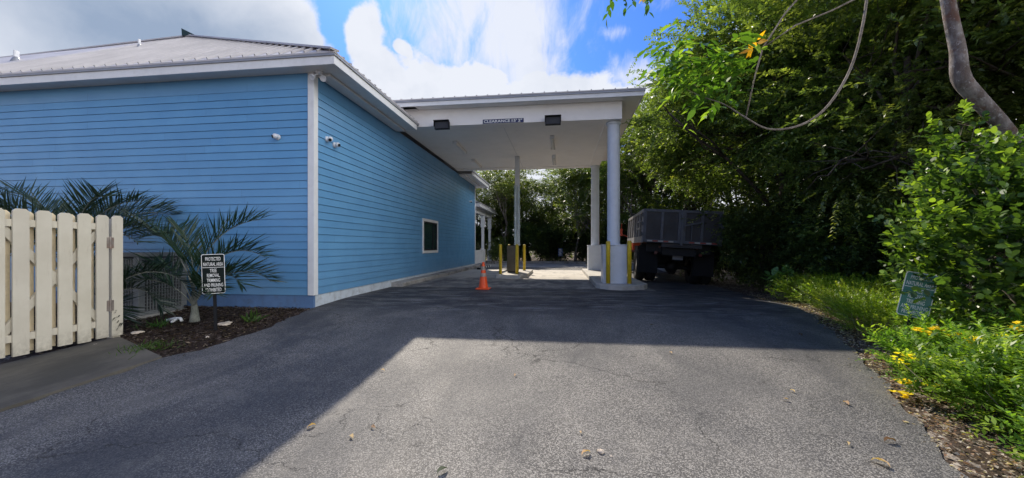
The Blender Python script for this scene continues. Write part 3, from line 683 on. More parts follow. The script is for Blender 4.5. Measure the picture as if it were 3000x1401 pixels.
st = m
stp = thing('parking_stop', 'low black and white striped wheel stop by the far kerb', 'wheel stop', (-3.95, 19.7, 0), (0, 0, 0))
b = MB()
for i in range(10):
    b.cur = i % 2; b.box(-.07, .07, -1.5+i*.3, -1.2+i*.3, .005, .10)
b.build('stop_body', [M['black'], M['white']], stp)

# ================================================================ picket gate
GX = -6.30
GT = thing('picket_gate', 'cream shadow-box picket gate with diagonal braces beside the concrete pad', 'gate', (GX, 4.62, -.16))
def picket(y, w, z0, z1, x0, x1, c=.03):
    b = MB(); y0, y1 = y-w/2, y+w/2
    pr = [(y0, z0), (y1, z0), (y1, z1-c), (y1-c, z1), (y0+c, z1), (y0, z1-c)]; n_ = 6
    b.add([(x1, p[0], p[1]) for p in pr]+[(x0, p[0], p[1]) for p in pr], [tuple(range(n_)), tuple(range(2*n_-1, n_-1, -1))]+[(i, i+n_, (i+1) % n_+n_, (i+1) % n_) for i in range(n_)]); return b
py_ = [4.556, 4.354, 4.155, 3.951, 3.748, 3.545, 3.34, 3.135, 2.93, 2.73]
for i, y in enumerate(py_):
    zz = 1.56+[.0, .005, -.004, .006, .01, .002, .0, .004, 0, 0][i]
    part(picket(y, .142, -.135+[.0, -.01, .005, -.012, -.01, 0, 0, 0, 0, 0][i], zz, GX+.02, GX+.042), 'picket', M['fence'], GT, bevel=.002)
for i, y in enumerate(py_[:-1]):
    part(picket(y-.101, .142, -.13, 1.55, GX-.085, GX-.065), 'back_picket', M['fenceback'], GT)
for z in (1.40, .06):
    b = MB(); b.box(GX-.064, GX+.019, 2.66, 4.60, z-.04, z+.045); part(b, 'rail', M['fence'], GT, bevel=.003)
for a, c_ in ((4.55, 3.62), (3.60, 2.68)):
    for s in (0, 1):
        b = MB()
        if s == 0: b.beam((GX-.024, a, .12), (GX-.024, c_, 1.34), .04, .085)
        else: b.beam((GX-.024, a, 1.34), (GX-.024, c_, .12), .036, .085)
        part(b, 'brace', M['fence'], GT, bevel=.003)
for z in (.30, 1.18):
    b = MB(); b.box(GX+.0425, GX+.047, 4.60, 4.685, z-.075, z+.075); b.tube([(GX+.052, 4.640, z-.09), (GX+.052, 4.640, z+.09)], .010, 10); part(b, 'hinge', M['rust'], GT)
PO = thing('gate_post', 'cream fence post board carrying the hinges at the gate\'s right end', 'post', (GX, 4.74, -.16))
part(picket(4.735, .135, -.14, 1.565, GX+.02, GX+.042), 'picket', M['fence'], PO, bevel=.002)
b = MB(); b.box(GX-.075, GX+.0195, 4.69, 4.785, -.3, 1.52); part(b, 'post', M['fence'], PO, bevel=.004)
for z in (1.40, .06):
    pass
FN = thing('side_fence', 'cream board fence turning back from the gate post behind the palms', 'fence', (GX, 4.8, -.16))
for i in range(6):
    o = part(picket(0, .142, -.13, 1.5, 0, .02), 'picket', M['fence'], FN)
    o.data.transform(Matrix.Translation(FN.location)); o.data.transform(Matrix.Translation((GX-3.3-i*.2, 4.8, 0)) @ Matrix.Rotation(R(90), 4, 'Z')); o.data.transform(Matrix.Translation(FN.location).inverted())

# ================================================================ air conditioner
AC = thing('air_conditioner', 'grey box condenser unit against the blue wall behind the palm', 'air conditioner', (-7.62, 6.15, -.1))
def rrect(hx, hy, r, n=5):
    P = []
    for cx, cy, a0 in ((hx-r, hy-r, 0), (-hx+r, hy-r, 90), (-hx+r, -hy+r, 180), (hx-r, -hy+r, 270)):
        for i in range(n): a = R(a0+90*i/(n-1)); P.append((cx+r*math.cos(a), cy+r*math.sin(a)))
    return P
b = MB(); b.prism([(p[0]*1.1, p[1]*1.1) for p in rrect(.46, .42, .1)], -.1, .04); b.build('pad', M['kerb'], AC)
b = MB(); b.prism(rrect(.44, .40, .09), .045, 1.08); b.build('casing', M['matblack'], AC)
b = MB(); P_ = rrect(.45, .41, .095)
n_ = 30
for k in range(n_):
    a = 2*PI*k/n_
for s in np.linspace(-.36, .36, 15): b.box(s-.008, s+.008, -.425, -.405, .09, 1.02)
for s in np.linspace(-.33, .33, 14): b.box(.442, .462, s-.008, s+.008, .09, 1.02)
for z in np.linspace(.12, 1.0, 16): b.box(-.37, .37, -.418, -.403, z-.004, z+.004); b.box(.441, .455, -.34, .34, z-.004, z+.004)
b.build('grille', M['acgrey'], AC)
b = MB(); b.prism(rrect(.465, .425, .1), 1.05, 1.12); b.build('lid', M['acgrey'], AC, bevel=.006); b = MB(); b.prism(rrect(.465, .425, .1), .04, .10); b.build('base_pan', M['acgrey'], AC, bevel=.006)
for sx in (-.42, .42):
    for sy in (-.38, .38): b = MB(); b.box(sx-.05, sx+.05, sy-.05, sy+.05, .1, 1.05); b.build('corner_panel', M['acgrey'], AC, bevel=.01)

# ================================================================ protected-area signs
def area_sign(name, label, loc, rot, face, w=.32, h=.60, zb=.78, post=True, tilt=0):
    t_ = thing(name, label, 'sign', loc, rot)
    if post:
        b = MB(); b.box(-.019, .019, .012, .044, -.2, zb+h-.08); b.build('post', M['black'], t_)
    P_ = [(p[0], p[1]) for p in rrect(w/2, h/2, .028, 6)]
    def plate(P, y0, y1): 
        n_ = len(P); b = MB(); b.add([(p[0], y0, p[1]+zb+h/2) for p in P]+[(p[0], y1, p[1]+zb+h/2) for p in P], [tuple(range(n_))[::-1], tuple(range(n_, 2*n_))]+[(i, (i+1) % n_, (i+1) % n_+n_, i+n_) for i in range(n_)]); return b
    plate(P_, 0, .004).build('border', M['letter'], t_)
    plate(rrect(w/2-.008, h/2-.008, .022, 6), -.002, .0-.0003).build('panel', face, t_)
    c = zb+h
    b = MB(); b.box(-w/2+.012, w/2-.012, -.0035, -.0025, c-.205*h/.60, c-.198*h/.60); b.build('divider', M['letter'], t_)
    S = .088
    text_mesh('lettering', [(t_x, 0, c-d_*h/.60, S*h/.60*.86, w_*w/.29) for t_x, d_, w_ in (('PROTECTED', .098, .190), ('NATURAL AREA', .178, .245), ('TREE', .275, .085), ('REMOVAL,', .348, .160), ('TRIMMING', .422, .165), ('AND PRUNING', .494, .240), ('PROHIBITED.', .566, .205))], S, M['letter'], t_, bold=.0003).location = (0, -.0033, 0)
    return t_
area_sign('area_sign', 'black and white tree protection sign on a post in the mulch bed', (-5.21, 5.24, zg(-5.28, 5.22)), (0, R(-1.5), R(30)), M['signblack'], w=.29, zb=.565)
area_sign('area_sign', 'green and white tree protection sign leaning in the leafy shrub by the drive', (3.76, 4.84, zg(3.7, 4.6)), (R(-6), R(11), R(-32)), M['signgreen'], w=.255, h=.50, zb=.55)

# ================================================================ dump truck
def make_truck():
    T = thing('dump_truck', 'grey steel dump truck parked at the edge of the trees, seen from behind', 'truck', (3.56, 12.35, -.075), (0, R(3.3), R(-4)))
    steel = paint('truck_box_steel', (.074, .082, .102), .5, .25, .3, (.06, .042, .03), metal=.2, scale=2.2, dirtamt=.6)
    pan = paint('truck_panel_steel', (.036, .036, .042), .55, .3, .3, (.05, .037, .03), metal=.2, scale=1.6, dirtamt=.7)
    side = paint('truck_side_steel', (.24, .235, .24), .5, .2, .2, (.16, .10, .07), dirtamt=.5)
    org = paint('truck_cab_orange', (.38, .05, .015), .4, .1, .1, (.2, .05, .02))
    red = paint('tape_red', (.25, .04, .03), .4, .1, .05); wt = paint('tape_white', (.34, .33, .31), .4, .1, .05)
    tyre = paint('tyre_rubber', (.006, .006, .006), .85, .2, .5); dk = paint('chassis_black', (.006, .006, .007), .7, .3, .2)
    W2 = 1.14; ZB = 1.33; ZT = 2.31; LN = 4.6
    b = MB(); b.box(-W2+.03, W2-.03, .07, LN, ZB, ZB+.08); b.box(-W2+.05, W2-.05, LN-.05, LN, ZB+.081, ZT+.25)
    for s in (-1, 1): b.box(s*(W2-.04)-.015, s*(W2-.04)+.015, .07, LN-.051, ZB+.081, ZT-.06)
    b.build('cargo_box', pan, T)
    # side frames
    for s in (-1, 1):
        b = MB(); xo = s*(W2-.005)
        def rib(y0, y1, z0, z1): b.box(min(xo-.02*1, xo+.02), max(xo-.02, xo+.02), y0, y1, z0, z1)
        rib(.02, LN, ZT-.09, ZT); rib(.02, LN, ZB-.06, ZB+.14)
        for y in np.linspace(.06, LN-.12, 7): rib(y, y+.10, ZB+.1401, ZT-.0901)
        for z in (ZB+.38, ZB+.62): rib(.62, 1.4, z, z+.05)
        b.build('side_frame', side, T, bevel=.004)
    # tailgate: two doors
    for s in (-1, 1):
        b = MB(); a0, a1 = (s*.03, s*(W2-.02)); x0, x1 = min(a0, a1), max(a0, a1)
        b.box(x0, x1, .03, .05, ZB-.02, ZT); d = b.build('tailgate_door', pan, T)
        f = MB()
        f.box(x0, x1, -.01, .0295, ZT-.075, ZT+.01); f.box(x0, x1, -.01, .0295, ZB-.04, ZB+.05)
        f.box(x0, x0+.08, -.01, .0295, ZB+.0505, ZT-.0755); f.box(x1-.08, x1, -.01, .0295, ZB+.0505, ZT-.0755)
        xm = (x0+x1)/2; f.box(xm-.04, xm+.04, -.008, .0295, ZB+.0505, ZT-.0755); f.build('door_frame', steel, d, bevel=.003)
        for z in (ZB+.2, ZB+.52, ZB+.8):
            h_ = MB(); xe = s*(W2+.0); h_.box(xe-.04, xe+.05, -.025, .028, z-.04, z+.04); h_.tube([(xe+s*.03, -.02, z-.06), (xe+s*.03, -.02, z+.06)], .02, 8); h_.build('hinge', steel, d)
    b = MB(); b.box(-.035, .035, -.04, -.012, ZB-.10, ZT); b.box(-.06, .06, -.045, -.0125, ZT-.17, ZT-.10); b.box(-.06, .06, -.045, -.0125, ZB+.3, ZB+.36); b.build('latch_bar', steel, T)
    b = MB(); b.beam((.05, -.05, ZB+.50), (.55, -.05, ZB+.63), .03, .05); b.box(.26, .29, -.045, -.02, ZB+.05, ZB+.54); b.build('latch_lever', steel, T)
    b = MB()
    for i, x in enumerate((-.92, -.76, -.60, -.44, -.30)): b.cur = i % 2; b.box(x-.075, x+.075, -.016, -.0115, ZB-.02, ZB+.025)
    for i, x in enumerate((.30, .46, .62, .78, .94)): b.cur = (i+1) % 2; b.box(x-.075, x+.075, -.016, -.0115, ZB-.02, ZB+.025)
    b.build('reflective_tape', [wt, red], T)
    # chassis
    b = MB()
    for s in (-.42, .42): b.box(s-.05, s+.05, .25, 7.4, ZB-.40, ZB-.14)
    b.box(-.5, .5, .2, .3, ZB-.42, ZB-.2); b.box(-.95, .95, .35, .42, ZB-.34, ZB-.05); b.box(-.9, .9, 1.9, 2.3, ZB-.75, ZB-.05); b.box(-.36, .36, 2.4, 5.0, ZB-.8, ZB-.1); b.box(-.95, -.55, 2.6, 3.6, ZB-.75, ZB-.15); b.box(.55, .95, 2.6, 3.6, ZB-.75, ZB-.15); b.box(-.8, .8, 1.15, 1.4, ZB-.5, ZB-.1)
    b.build('chassis', dk, T)
    b = MB(); b.box(-.55, .62, .06, .16, ZB-.17, ZB-.05); b.build('rear_crossmember', pan, T)
    b = MB()
    for yy in (1.25,): b.tube([(-.9, yy, .52), (.9, yy, .52)], .075, 10); b.lathe([(.05, -.2), (.2, -.1), (.22, 0), (.2, .1), (.05, .2)], (0, yy, .52), 14, Matrix.Rotation(R(90), 3, 'X'))
    b.build('axle', dk, T, smooth=True)
    b = MB(); b.box(-.16, .15, .30, .31, ZB-.55, ZB-.42); b.build('number_plate', paint('plate', (.14, .14, .15), .5), T)
    for s in (-1, 1):
        b = MB(); b.box(s*.55-.03, s*.55+.03, .33, .349, ZB-.2, ZB-.14); b.lathe([(.055, 0), (.055, .02), (.04, .03)], (s*.66, .348, ZB-.36), 14, Matrix.Rotation(R(90), 3, 'X')); b.build('tail_light', paint('tail_light', (.10, .02, .02), .3), T)
        b = MB(); b.box(s*.84-.30, s*.84+.30, .60, .62, .30, ZB-.14); b.build('mud_flap', tyre, T)
    Qx = Matrix.Rotation(R(90), 3, 'Y')
    for y, xs_ in ((1.25, (-1.02, -.68, .68, 1.02)), (6.1, (-.98, .98))):
        for x in xs_:
            b = MB(); r = .52; hw = .14
            b.lathe([(.26, -hw*.8), (r*.72, -hw), (r*.95, -hw), (r, -hw*.7), (r, hw*.7), (r*.95, hw), (r*.72, hw), (.26, hw*.8)], (x, y, r), 32, Qx, caps=False); w_ = b.build('wheel', tyre, T, smooth=True)
            b = MB(); b.lathe([(.262, -.1), (.23, -.06), (.12, -.02), (.10, -.07), (.02, -.08)], (x, y, r), 20, Qx if x < 0 else Matrix.Rotation(R(-90), 3, 'Y')); b.build('rim', side, w_, smooth=True)
    # cab
    b = MB(); pr = [(5.25, 1.0), (5.25, 2.0), (5.4, 2.22), (6.1, 2.22), (6.45, 1.9), (7.4, 1.7), (7.55, 1.55), (7.55, .9)]; n_ = len(pr)
    b.add([(-.86, p[0], p[1]) for p in pr]+[(.86, p[0], p[1]) for p in pr], [tuple(range(n_)), tuple(range(2*n_-1, n_-1, -1))]+[(i, i+n_, (i+1) % n_+n_, (i+1) % n_) for i in range(n_)])
    b.build('cab', org, T, bevel=.04)
    for s in (-1, 1):
        b = MB(); b.tube([(s*1.0, 6.1, 1.6), (s*1.3, 6.2, 1.7), (s*1.3, 6.2, 2.2)], .015, 6); b.box(s*1.30-.06, s*1.30+.06, 6.18, 6.23, 1.62, 1.95); b.build('mirror', org, T)
        b = MB(); b.box(s*.866-.004, s*.866+.004, 5.5, 6.1, 1.7, 2.1); b.build('side_window', M['glass'], T)
        b = MB(); b.box(s*.93-.18, s*.93+.18, 5.55, 6.7, 1.1, 1.16); b.build('fender', org, T)
    return T
make_truck()

# ================================================================ foliage tools
def leaf_mesh(name, base, axis, nrm, L, Wd, col, mat, parent=None, shape='rhomb', fold=.12, loc=None, extra=None):
    """base, axis, nrm (N,3); L, Wd (N,); col (N,3)"""
    N_ = len(base); axis = axis/np.linalg.norm(axis, axis=1, keepdims=True)
    side = np.cross(axis, nrm); side /= (np.linalg.norm(side, axis=1, keepdims=True)+1e-9); up = np.cross(side, axis)
    L = L[:, None]; Wd = Wd[:, None]
    if shape == 'rhomb': prof = [(0, 0, 0), (.42, .5, 1), (1, 0, -.6), (.42, -.5, 1)]
    elif shape == 'oval': prof = [(0, 0, 0), (.22, .36, .8), (.6, .5, 1), (.88, .27, .2), (1, 0, -.8), (.88, -.27, .2), (.6, -.5, 1), (.22, -.36, .8)]
    elif shape == 'round': prof = [(0, 0, 0), (.16, .36, .8), (.5, .5, 1), (.84, .38, .6), (1, 0, -.3), (.84, -.38, .6), (.5, -.5, 1), (.16, -.36, .8)]
    elif shape == 'pointed': prof = [(0, 0, 0), (.25, .42, .9), (.5, .46, 1), (.8, .2, -.1), (1, 0, -1.4), (.8, -.2, -.1), (.5, -.46, 1), (.25, -.42, .9)]
    elif shape == 'blade': prof = [(0, .3, 0), (.5, .5, 0), (1, .0, -1.2), (.5, -.5, 0), (0, -.3, 0)]
    k = len(prof); V = np.empty((N_, k, 3), np.float32)
    for i, (a, s, f) in enumerate(prof): V[:, i] = base+axis*(L*a)+side*(Wd*s)+up*(Wd*f*fold)
    V = V.reshape(-1, 3); nv = N_*k
    cols = np.ones((N_, k, 4), np.float32); cols[:, :, :3] = col[:, None, :]; cols = cols.reshape(-1, 4)
    me = bpy.data.meshes.new(name); me.vertices.add(nv); me.vertices.foreach_set('co', V.ravel())
    me.loops.add(nv); me.loops.foreach_set('vertex_index', np.arange(nv, dtype=np.int32))
    me.polygons.add(N_); me.polygons.foreach_set('loop_start', np.arange(0, nv, k, dtype=np.int32)); me.polygons.foreach_set('loop_total', np.full(N_, k, np.int32))
    at = me.color_attributes.new('tint', 'FLOAT_COLOR', 'POINT'); at.data.foreach_set('color', cols.ravel())
    me.materials.append(mat); me.update(calc_edges=True)
    o = bpy.data.objects.new(name, me); link(o, parent); return o
def unit(v): return v/(np.linalg.norm(v, axis=-1, keepdims=True)+1e-9)
def sprays(rng, P, D, tl, k, Lf, Wf, droop, c1, c2, ctip=None, tipfrac=.1, pin=.8, jit=.35, hang=.15):
    """leaves set along twigs: P twig bases, D twig directions"""
    n = len(P); D = unit(D); up = np.array([0, 0, 1.0])
    t = (np.arange(k)+.6)/k; t = np.tile(t, (n, 1)); tl = tl*(.7+.6*rng.random((n, 1)))
    side = unit(np.cross(D, up+rng.normal(0, .3, (n, 3))))
    base = P[:, None, :]+D[:, None, :]*(tl*t)[..., None]; base = base+np.array([0, 0, -1.0])*(droop*tl*t*t)[..., None]
    sgn = np.where(np.arange(k) % 2 == 0, 1, -1)[None, :, None]
    ax = side[:, None, :]*sgn*pin+D[:, None, :]*(1-pin*.45)+rng.normal(0, jit, (n, k, 3))+np.array([0, 0, -hang])
    nr = up+rng.normal(0, jit, (n, k, 3))+np.zeros((n, k, 3))
    f = rng.random((n, 1, 1))*.7+rng.random((n, k, 1))*.3
    col = np.array(c1)*(1-f)+np.array(c2)*f; col = col*(1+rng.normal(0, .12, (n, k, 1)))
    if ctip is not None:
        mk = (rng.random((n, 1, 1)) < tipfrac)*(t[..., None] > .45); col = np.where(mk, np.array(ctip)*(1+rng.normal(0, .1, (n, k, 1))), col)
    LL = Lf*(.7+.6*rng.random((n, k)))
    return base.reshape(-1, 3), ax.reshape(-1, 3), nr.reshape(-1, 3), LL.ravel(), (LL*Wf/Lf).ravel(), np.clip(col, .003, 1).reshape(-1, 3)
def lump_points(rng, lumps, n, shell=.55, zmin=None, clump=0):
    """points and outward directions in a union of ellipsoids (x,y,z,rx,ry,rz); with clump > 0 gathered round that many boughs per lump"""
    vol = np.array([l[3]*l[4]*l[5] for l in lumps])**.75; vol /= vol.sum()
    def pick(m):
        idx = rng.choice(len(lumps), m, p=vol); Lm = np.array(lumps)[idx]; d = unit(rng.normal(0, 1, (m, 3))); r = (shell+(1-shell)*rng.random((m, 1))**.6)*(1+rng.normal(0, .07, (m, 1)))
        return Lm[:, :3]+d*Lm[:, 3:6]*r, d, idx
    if not clump: return pick(n)
    c, cd, ci = pick(int(clump*len(lumps))); w = rng.random(len(c))+.25; k = rng.choice(len(c), n, p=w/w.sum())
    sz = np.array([min(l[3:6]) for l in lumps])[ci[k]][:, None]*(.20+.16*rng.random((len(c), 1)))[k]
    off = rng.normal(0, 1, (n, 3))*sz*np.array([1.25, 1.25, .55])
    return c[k]+off, unit(cd[k]*1.1+off/sz*.5), ci[k]
def branch_net(rng, base, lumps, r0, mat, name, parent, lean=.3, nsub=5, trunk_pts=None, multi=1):
    b = MB(); base = Vector(base)
    cz = sum(l[2] for l in lumps)/len(lumps)
    for mi in range(multi):
        if trunk_pts and mi == 0: tp = [Vector(p) for p in trunk_pts]
        else:
            tgt = Vector(lumps[rng.integers(len(lumps))][:3]); tp = [base+Vector((rng.normal(0, .12), rng.normal(0, .12), 0))]
            for i in range(1, 7):
                f = i/6; tp.append(tp[0].lerp(Vector((base.x+(tgt.x-base.x)*.6, base.y+(tgt.y-base.y)*.6, cz+.4)), f)+Vector((rng.normal(0, .09), rng.normal(0, .09), 0)))
        k = len(tp); rr_ = [r0/math.sqrt(multi)*(1-.62*i/(k-1)) for i in range(k)]; rr_[0] *= 1.3
        b.tube(tp, rr_, 10)
        for li, l in enumerate(lumps):
            if multi > 1 and li % multi != mi: continue
            c = Vector(l[:3]); s = int(k*(.35+.5*rng.random())); s = min(max(s, 1), k-2); st_ = tp[s]
            pts = [st_.lerp(c, f)+Vector(rng.normal(0, .10, 3))*(1 if 0 < f < 1 else 0)+Vector((0, 0, .35*math.sin(f*PI)*rng.random())) for f in (0, .25, .5, .75, 1)]
            r1 = rr_[s]*.55; b.tube(pts, [r1, r1*.8, r1*.62, r1*.45, r1*.3], 7)
            for q in range(nsub):
                d = Vector(unit(rng.normal(0, 1, 3))); e = c+Vector((d.x*l[3], d.y*l[4], d.z*l[5]))*.9; a = pts[2+q % 3]
                pp = [a.lerp(e, f)+Vector(rng.normal(0, .07, 3))*(1 if 0 < f < 1 else 0) for f in (0, .35, .7, 1)]
                b.tube(pp, [r1*.35, r1*.26, r1*.16, r1*.05], 5)
    return b.build(name, mat, parent, smooth=True)
GREENS = {
 'fine': ((.082, .122, .036), (.150, .208, .058), (.27, .33, .08)),
 'dark': ((.062, .095, .036), (.115, .160, .055), (.20, .24, .07)),
 'mid': ((.065, .105, .026), (.12, .175, .040), (.23, .29, .06)),
 'gloss': ((.050, .084, .032), (.092, .140, .048), (.17, .23, .05)),
}
def make_tree(name, label, cat, loc, lumps, ntw, k, Lf, Wf, pal, seed, r0=.14, tl=.5, droop=.25, shape='rhomb', mat='leaf', bark='bark', group=None, shell=.5, tipfrac=.12, nsub=5, trunk_pts=None, multi=1, hang=.15, jit=.35, clump=11):
    rng = np.random.default_rng(seed)
    t_ = thing(name, label, cat, loc, group=group)
    c1, c2, c3 = GREENS[pal]
    p, d, idx = lump_points(rng, lumps, ntw, shell, clump=clump)
    d = d+np.array([0, 0, .1])+rng.normal(0, .35, d.shape)
    leaf_mesh('crown', *sprays(rng, p, d, tl, k, Lf, Wf, droop, c1, c2, c3, tipfrac, hang=hang, jit=jit), M[mat], t_, shape)
    branch_net(rng, (0, 0, -.1), lumps, r0, M[bark], 'trunk', t_, nsub=nsub, trunk_pts=trunk_pts, multi=multi)
    return t_
def rand_lumps(seed, n, R_, z0, z1, r=(1.0, 1.7)):
    g_ = np.random.default_rng(seed); out_ = []
    for i in range(n):
        a = g_.random()*2*PI; rad = R_*math.sqrt(g_.random()); z = z0+(z1-z0)*g_.random()
        rad *= 1-.55*max(0, (z-(z0+z1)/2)/(z1-z0)*2)
        q = r[0]+(r[1]-r[0])*g_.random(); out_.append((rad*math.cos(a), rad*math.sin(a), z, q*1.1, q*1.1, q*.75))
    return out_
def place(src, x, y, rz, s, label, group=None, sz=None):
    o = copy_tree(src); o.location = (x, y, zg(x, y)); o.rotation_euler = (0, 0, rz); o.scale = (s, s, sz or s); o['label'] = label
    if group: o['group'] = group
    return o
G_T = 'trees behind the drive'
G_R = 'trees along the right edge of the drive'
# ---- the tree beside the canopy, fine leaved, branches reaching over the truck
L1 = [(-1.6, -.2, 5.6, 1.3, 1.3, 1.1), (-2.9, 1.7, 5.2, .9, .9, .8), (-1.7, .3, 6.6, 1.2, 1.2, 1.1), (-3.7, -2.2, 4.5, .55, .6, .35), (-2.2, 2.0, 4.3, 1.0, .9, .7), (-1.6, 1.4, 3.7, 1.2, .9, .6), (-.3, .9, 3.9, 1.0, .9, .6), (-3.0, 1.6, 5.4, .9, 1.0, 1.0), (-2.1, 1.6, 6.7, 1.0, 1.0, .9), (-1.3, 1.5, 8.2, 1.1, 1.0, .9), (-2.9, 2.0, 4.2, .7, .8, .6), (-.6, -1.0, 6.9, 1.6, 1.5, 1.3), (-.9, -1.2, 4.2, 1.2, 1.1, .9), (.6, -1.0, 5.2, 1.5, 1.4, 1.2), (.9, 0, 7.4, 1.7, 1.6, 1.3),
      (-1.2, .6, 8.0, 1.5, 1.5, 1.2), (.6, -1.6, 3.6, 1.2, 1.0, .8), (1.6, -1.2, 6.3, 1.3, 1.3, 1.1)]
make_tree('overhanging_tree', 'fine leaved tree whose light green branches reach past the canopy corner', 'tree', (6.3, 12.0, zg(5.9, 9.6)), L1, 5000, 22, .100, .052, 'fine', 11, .15, .58, .2, nsub=8, tipfrac=.2, hang=.02)
# ---- big dark trees, three kinds, then copies
T2 = make_tree('broadleaf_tree', 'dark dense tree behind the tailgate of the truck', 'tree', (7.6, 14.2, 0), rand_lumps(21, 15, 2.6, 1.6, 8.2), 1750, 18, .12, .055, 'dark', 22, .20, .55, .2, group=G_R, nsub=6)
T3 = make_tree('broadleaf_tree', 'mid green tree right behind the truck cab', 'tree', (6.4, 19.6, 0), rand_lumps(31, 13, 2.5, 2.4, 7.2), 2000, 18, .13, .06, 'mid', 32, .16, .6, .25, group=G_T, nsub=7, tipfrac=.15)
T4 = make_tree('slender_tree', 'slender open tree with a pale stem, seen under the canopy right of the tubes', 'tree', (.9, 27.0, 0), rand_lumps(41, 9, 2.0, 2.6, 6.8, (.8, 1.3)), 1000, 16, .14, .06, 'mid', 42, .10, .6, .3, bark='palebark', group=G_T, nsub=8, tipfrac=.2)
S1 = make_tree('understory_shrub', 'glossy dark shrub right against the truck tailgate', 'shrub', (5.75, 11.6, zg(5.7, 11.6)), rand_lumps(51, 9, .75, .35, 1.9, (.45, .7)), 1500, 14, .085, .04, 'gloss', 52, .04, .28, .15, mat='glossleaf', group='shrubs along the wood\'s edge', nsub=5, multi=4)
T5 = make_tree('feathery_tree', 'feathery small leaved tree standing over the dark understory', 'tree', (6.6, 7.7, zg(6.6, 7.7)), rand_lumps(61, 15, 1.7, 1.3, 6.6, (.8, 1.3)), 2700, 22, .080, .038, 'fine', 62, .13, .52, .28, group=G_R, nsub=8, tipfrac=.12, hang=.05)
for x, y, rz, s, lab in [
    (9.3, 9.6, 1.2, 1.05, 'dark dense tree high in the upper right, behind the bare curved trunk'),
    (8.4, 11.6, 4.0, 1.0, 'dark dense tree between the feathery tree and the truck'),
    (10.8, 13.5, 2.2, 1.2, 'tall dark tree deep in the wood right of the truck'),
    (9.2, 17.5, 5.2, 1.15, 'tall dark tree farther along the wood behind the truck'),
    (12.8, 11.6, .6, 1.25, 'tall dark tree at the right edge of the wood'),
    (8.2, 22.5, 3.1, 1.2, 'tall dark tree whose top shows beside the canopy roof corner'),
    (9.0, 7.6, 5.6, .95, 'dark tree at the right margin behind the big leafed shrub'),
    (-9.5, 29.5, 1.9, .8, 'dark tree far behind the porch roof'),
    (-4.2, 31.0, .3, .78, 'dark tree behind the clipped hedge'),
    (4.4, 28.6, 2.9, .85, 'dark tree behind the column island'), (5.4, 25.9, 1.5, 1.2, 'dark tall tree seen between the round column and the truck')]:
    place(T2, x, y, rz, s, lab, G_R if y < 20 else G_T)
for x, y, rz, s, lab in [(-6.6, 28.2, 2.0, .86, 'mid green tree nearest the porch'), (-2.3, 28.3, 4.4, .84, 'mid green tree straight behind the teller island'), (3.1, 30.5, .9, .9, 'mid green tree far behind the lit paving'),
                         (6.6, 23.2, 5.5, 1.2, 'mid green tree past the far bend of the road'), (7.3, 16.9, 3.7, .9, 'mid green tree whose boughs hang over the truck box'), (-.4, 33.0, 1.1, .95, 'mid green tree in the second row behind the teller island'), (13.5, 18, 2, 1.2, 'mid green tree at the back of the right wood')]:
    place(T3, x, y, rz, s, lab, G_R if y < 20 else G_T)
for x, y, rz, s, lab in [(-3.9, 26.6, 2.1, .95, 'slender open tree left of the tubes'), (2.6, 26.6, 4.1, 1.05, 'slender open tree just left of the rear column'), (4.2, 24.9, 1.0, .98, 'slender open tree between the two columns')]:
    place(T4, x, y, rz, s, lab, G_T)
for x, y, rz, s, lab in [(7.9, 9.2, 2.4, 1.1, 'feathery tree behind the flowering ground cover'), (7.6, 12.9, 4.4, 1.05, 'feathery tree in the shade right of the truck'), (8.6, 6.0, 1.0, 1.15, 'feathery tree at the right margin of the wood')]:
    place(T5, x, y, rz, s, lab, G_R)
shr = [(6.5, 10.0, .3, .95, 'glossy shrub where the ground cover begins'), (6.9, 8.7, 2.0, .9, 'glossy shrub behind the ground cover'), (6.7, 7.0, 4.0, .85, 'glossy shrub behind the green sign'), (6.3, 13.2, 1.0, 1.1, 'glossy shrub beside the truck box'),
       (5.9, 15.4, 3.0, 1.15, 'glossy shrub beside the truck cab'), (6.9, 10.6, 5.0, 1.3, 'tall glossy shrub deep in the shade'), (6.2, 18.0, 2.5, 1.2, 'glossy shrub ahead of the truck'), (5.9, 21.5, .5, 1.2, 'glossy shrub at the road bend'),
       (5.6, 24.6, 1.5, 1.2, 'glossy shrub at the far corner of the paving'), (3.4, 26.9, 3.6, 1.2, 'glossy shrub behind the rear column'), (1.3, 27.6, 5.2, 1.15, 'glossy shrub under the slender tree'), (-.6, 27.2, .9, 1.15, 'glossy shrub right behind the island'),
       (-2.5, 27.5, 2.2, 1.2, 'glossy shrub behind the teller terminal'), (-6.2, 27.9, 4.2, 1.1, 'glossy shrub behind the porch post'), (-8.0, 28.0, 2.9, 1.2, 'glossy shrub behind the porch'), (-1.5, 29.5, .1, 1.5, 'tall glossy shrub in the gap left of the tubes'), (.3, 29.8, 3.1, 1.5, 'tall glossy shrub in the gap right of the tubes'), (2.3, 29.0, 4.0, 1.5, 'tall glossy shrub left of the rear column'), (-4.6, 29.2, 1.4, 1.5, 'tall glossy shrub beyond the hedge'), (5.2, 27.5, 2, 1.5, 'tall glossy shrub between the columns')]
for x, y, rz, s, lab in shr: place(S1, x, y, rz, s, lab, 'shrubs along the wood\'s edge')
# far wood closing the horizon
rng = np.random.default_rng(77)
lm = [(x, 38+6*math.sin(x*.7), 2.2+1.2*math.sin(x*1.3), 3.2, 2.5, 2.6) for x in np.arange(-26, 30, 2.6)]+[(17+.6*i, 8+2.2*i, 3.0+math.sin(i), 2.5, 2.5, 3.4) for i in range(13)]
p, d, _ = lump_points(rng, lm, 5200, .4)
o = leaf_mesh('far_wood', *sprays(rng, p, d, .9, 12, .24, .12, .2, *GREENS['dark'], .1), M['leaf'], None, 'rhomb'); o['kind'] = 'stuff'; tag(o, 'dark far-off wood behind the trees', 'woodland')
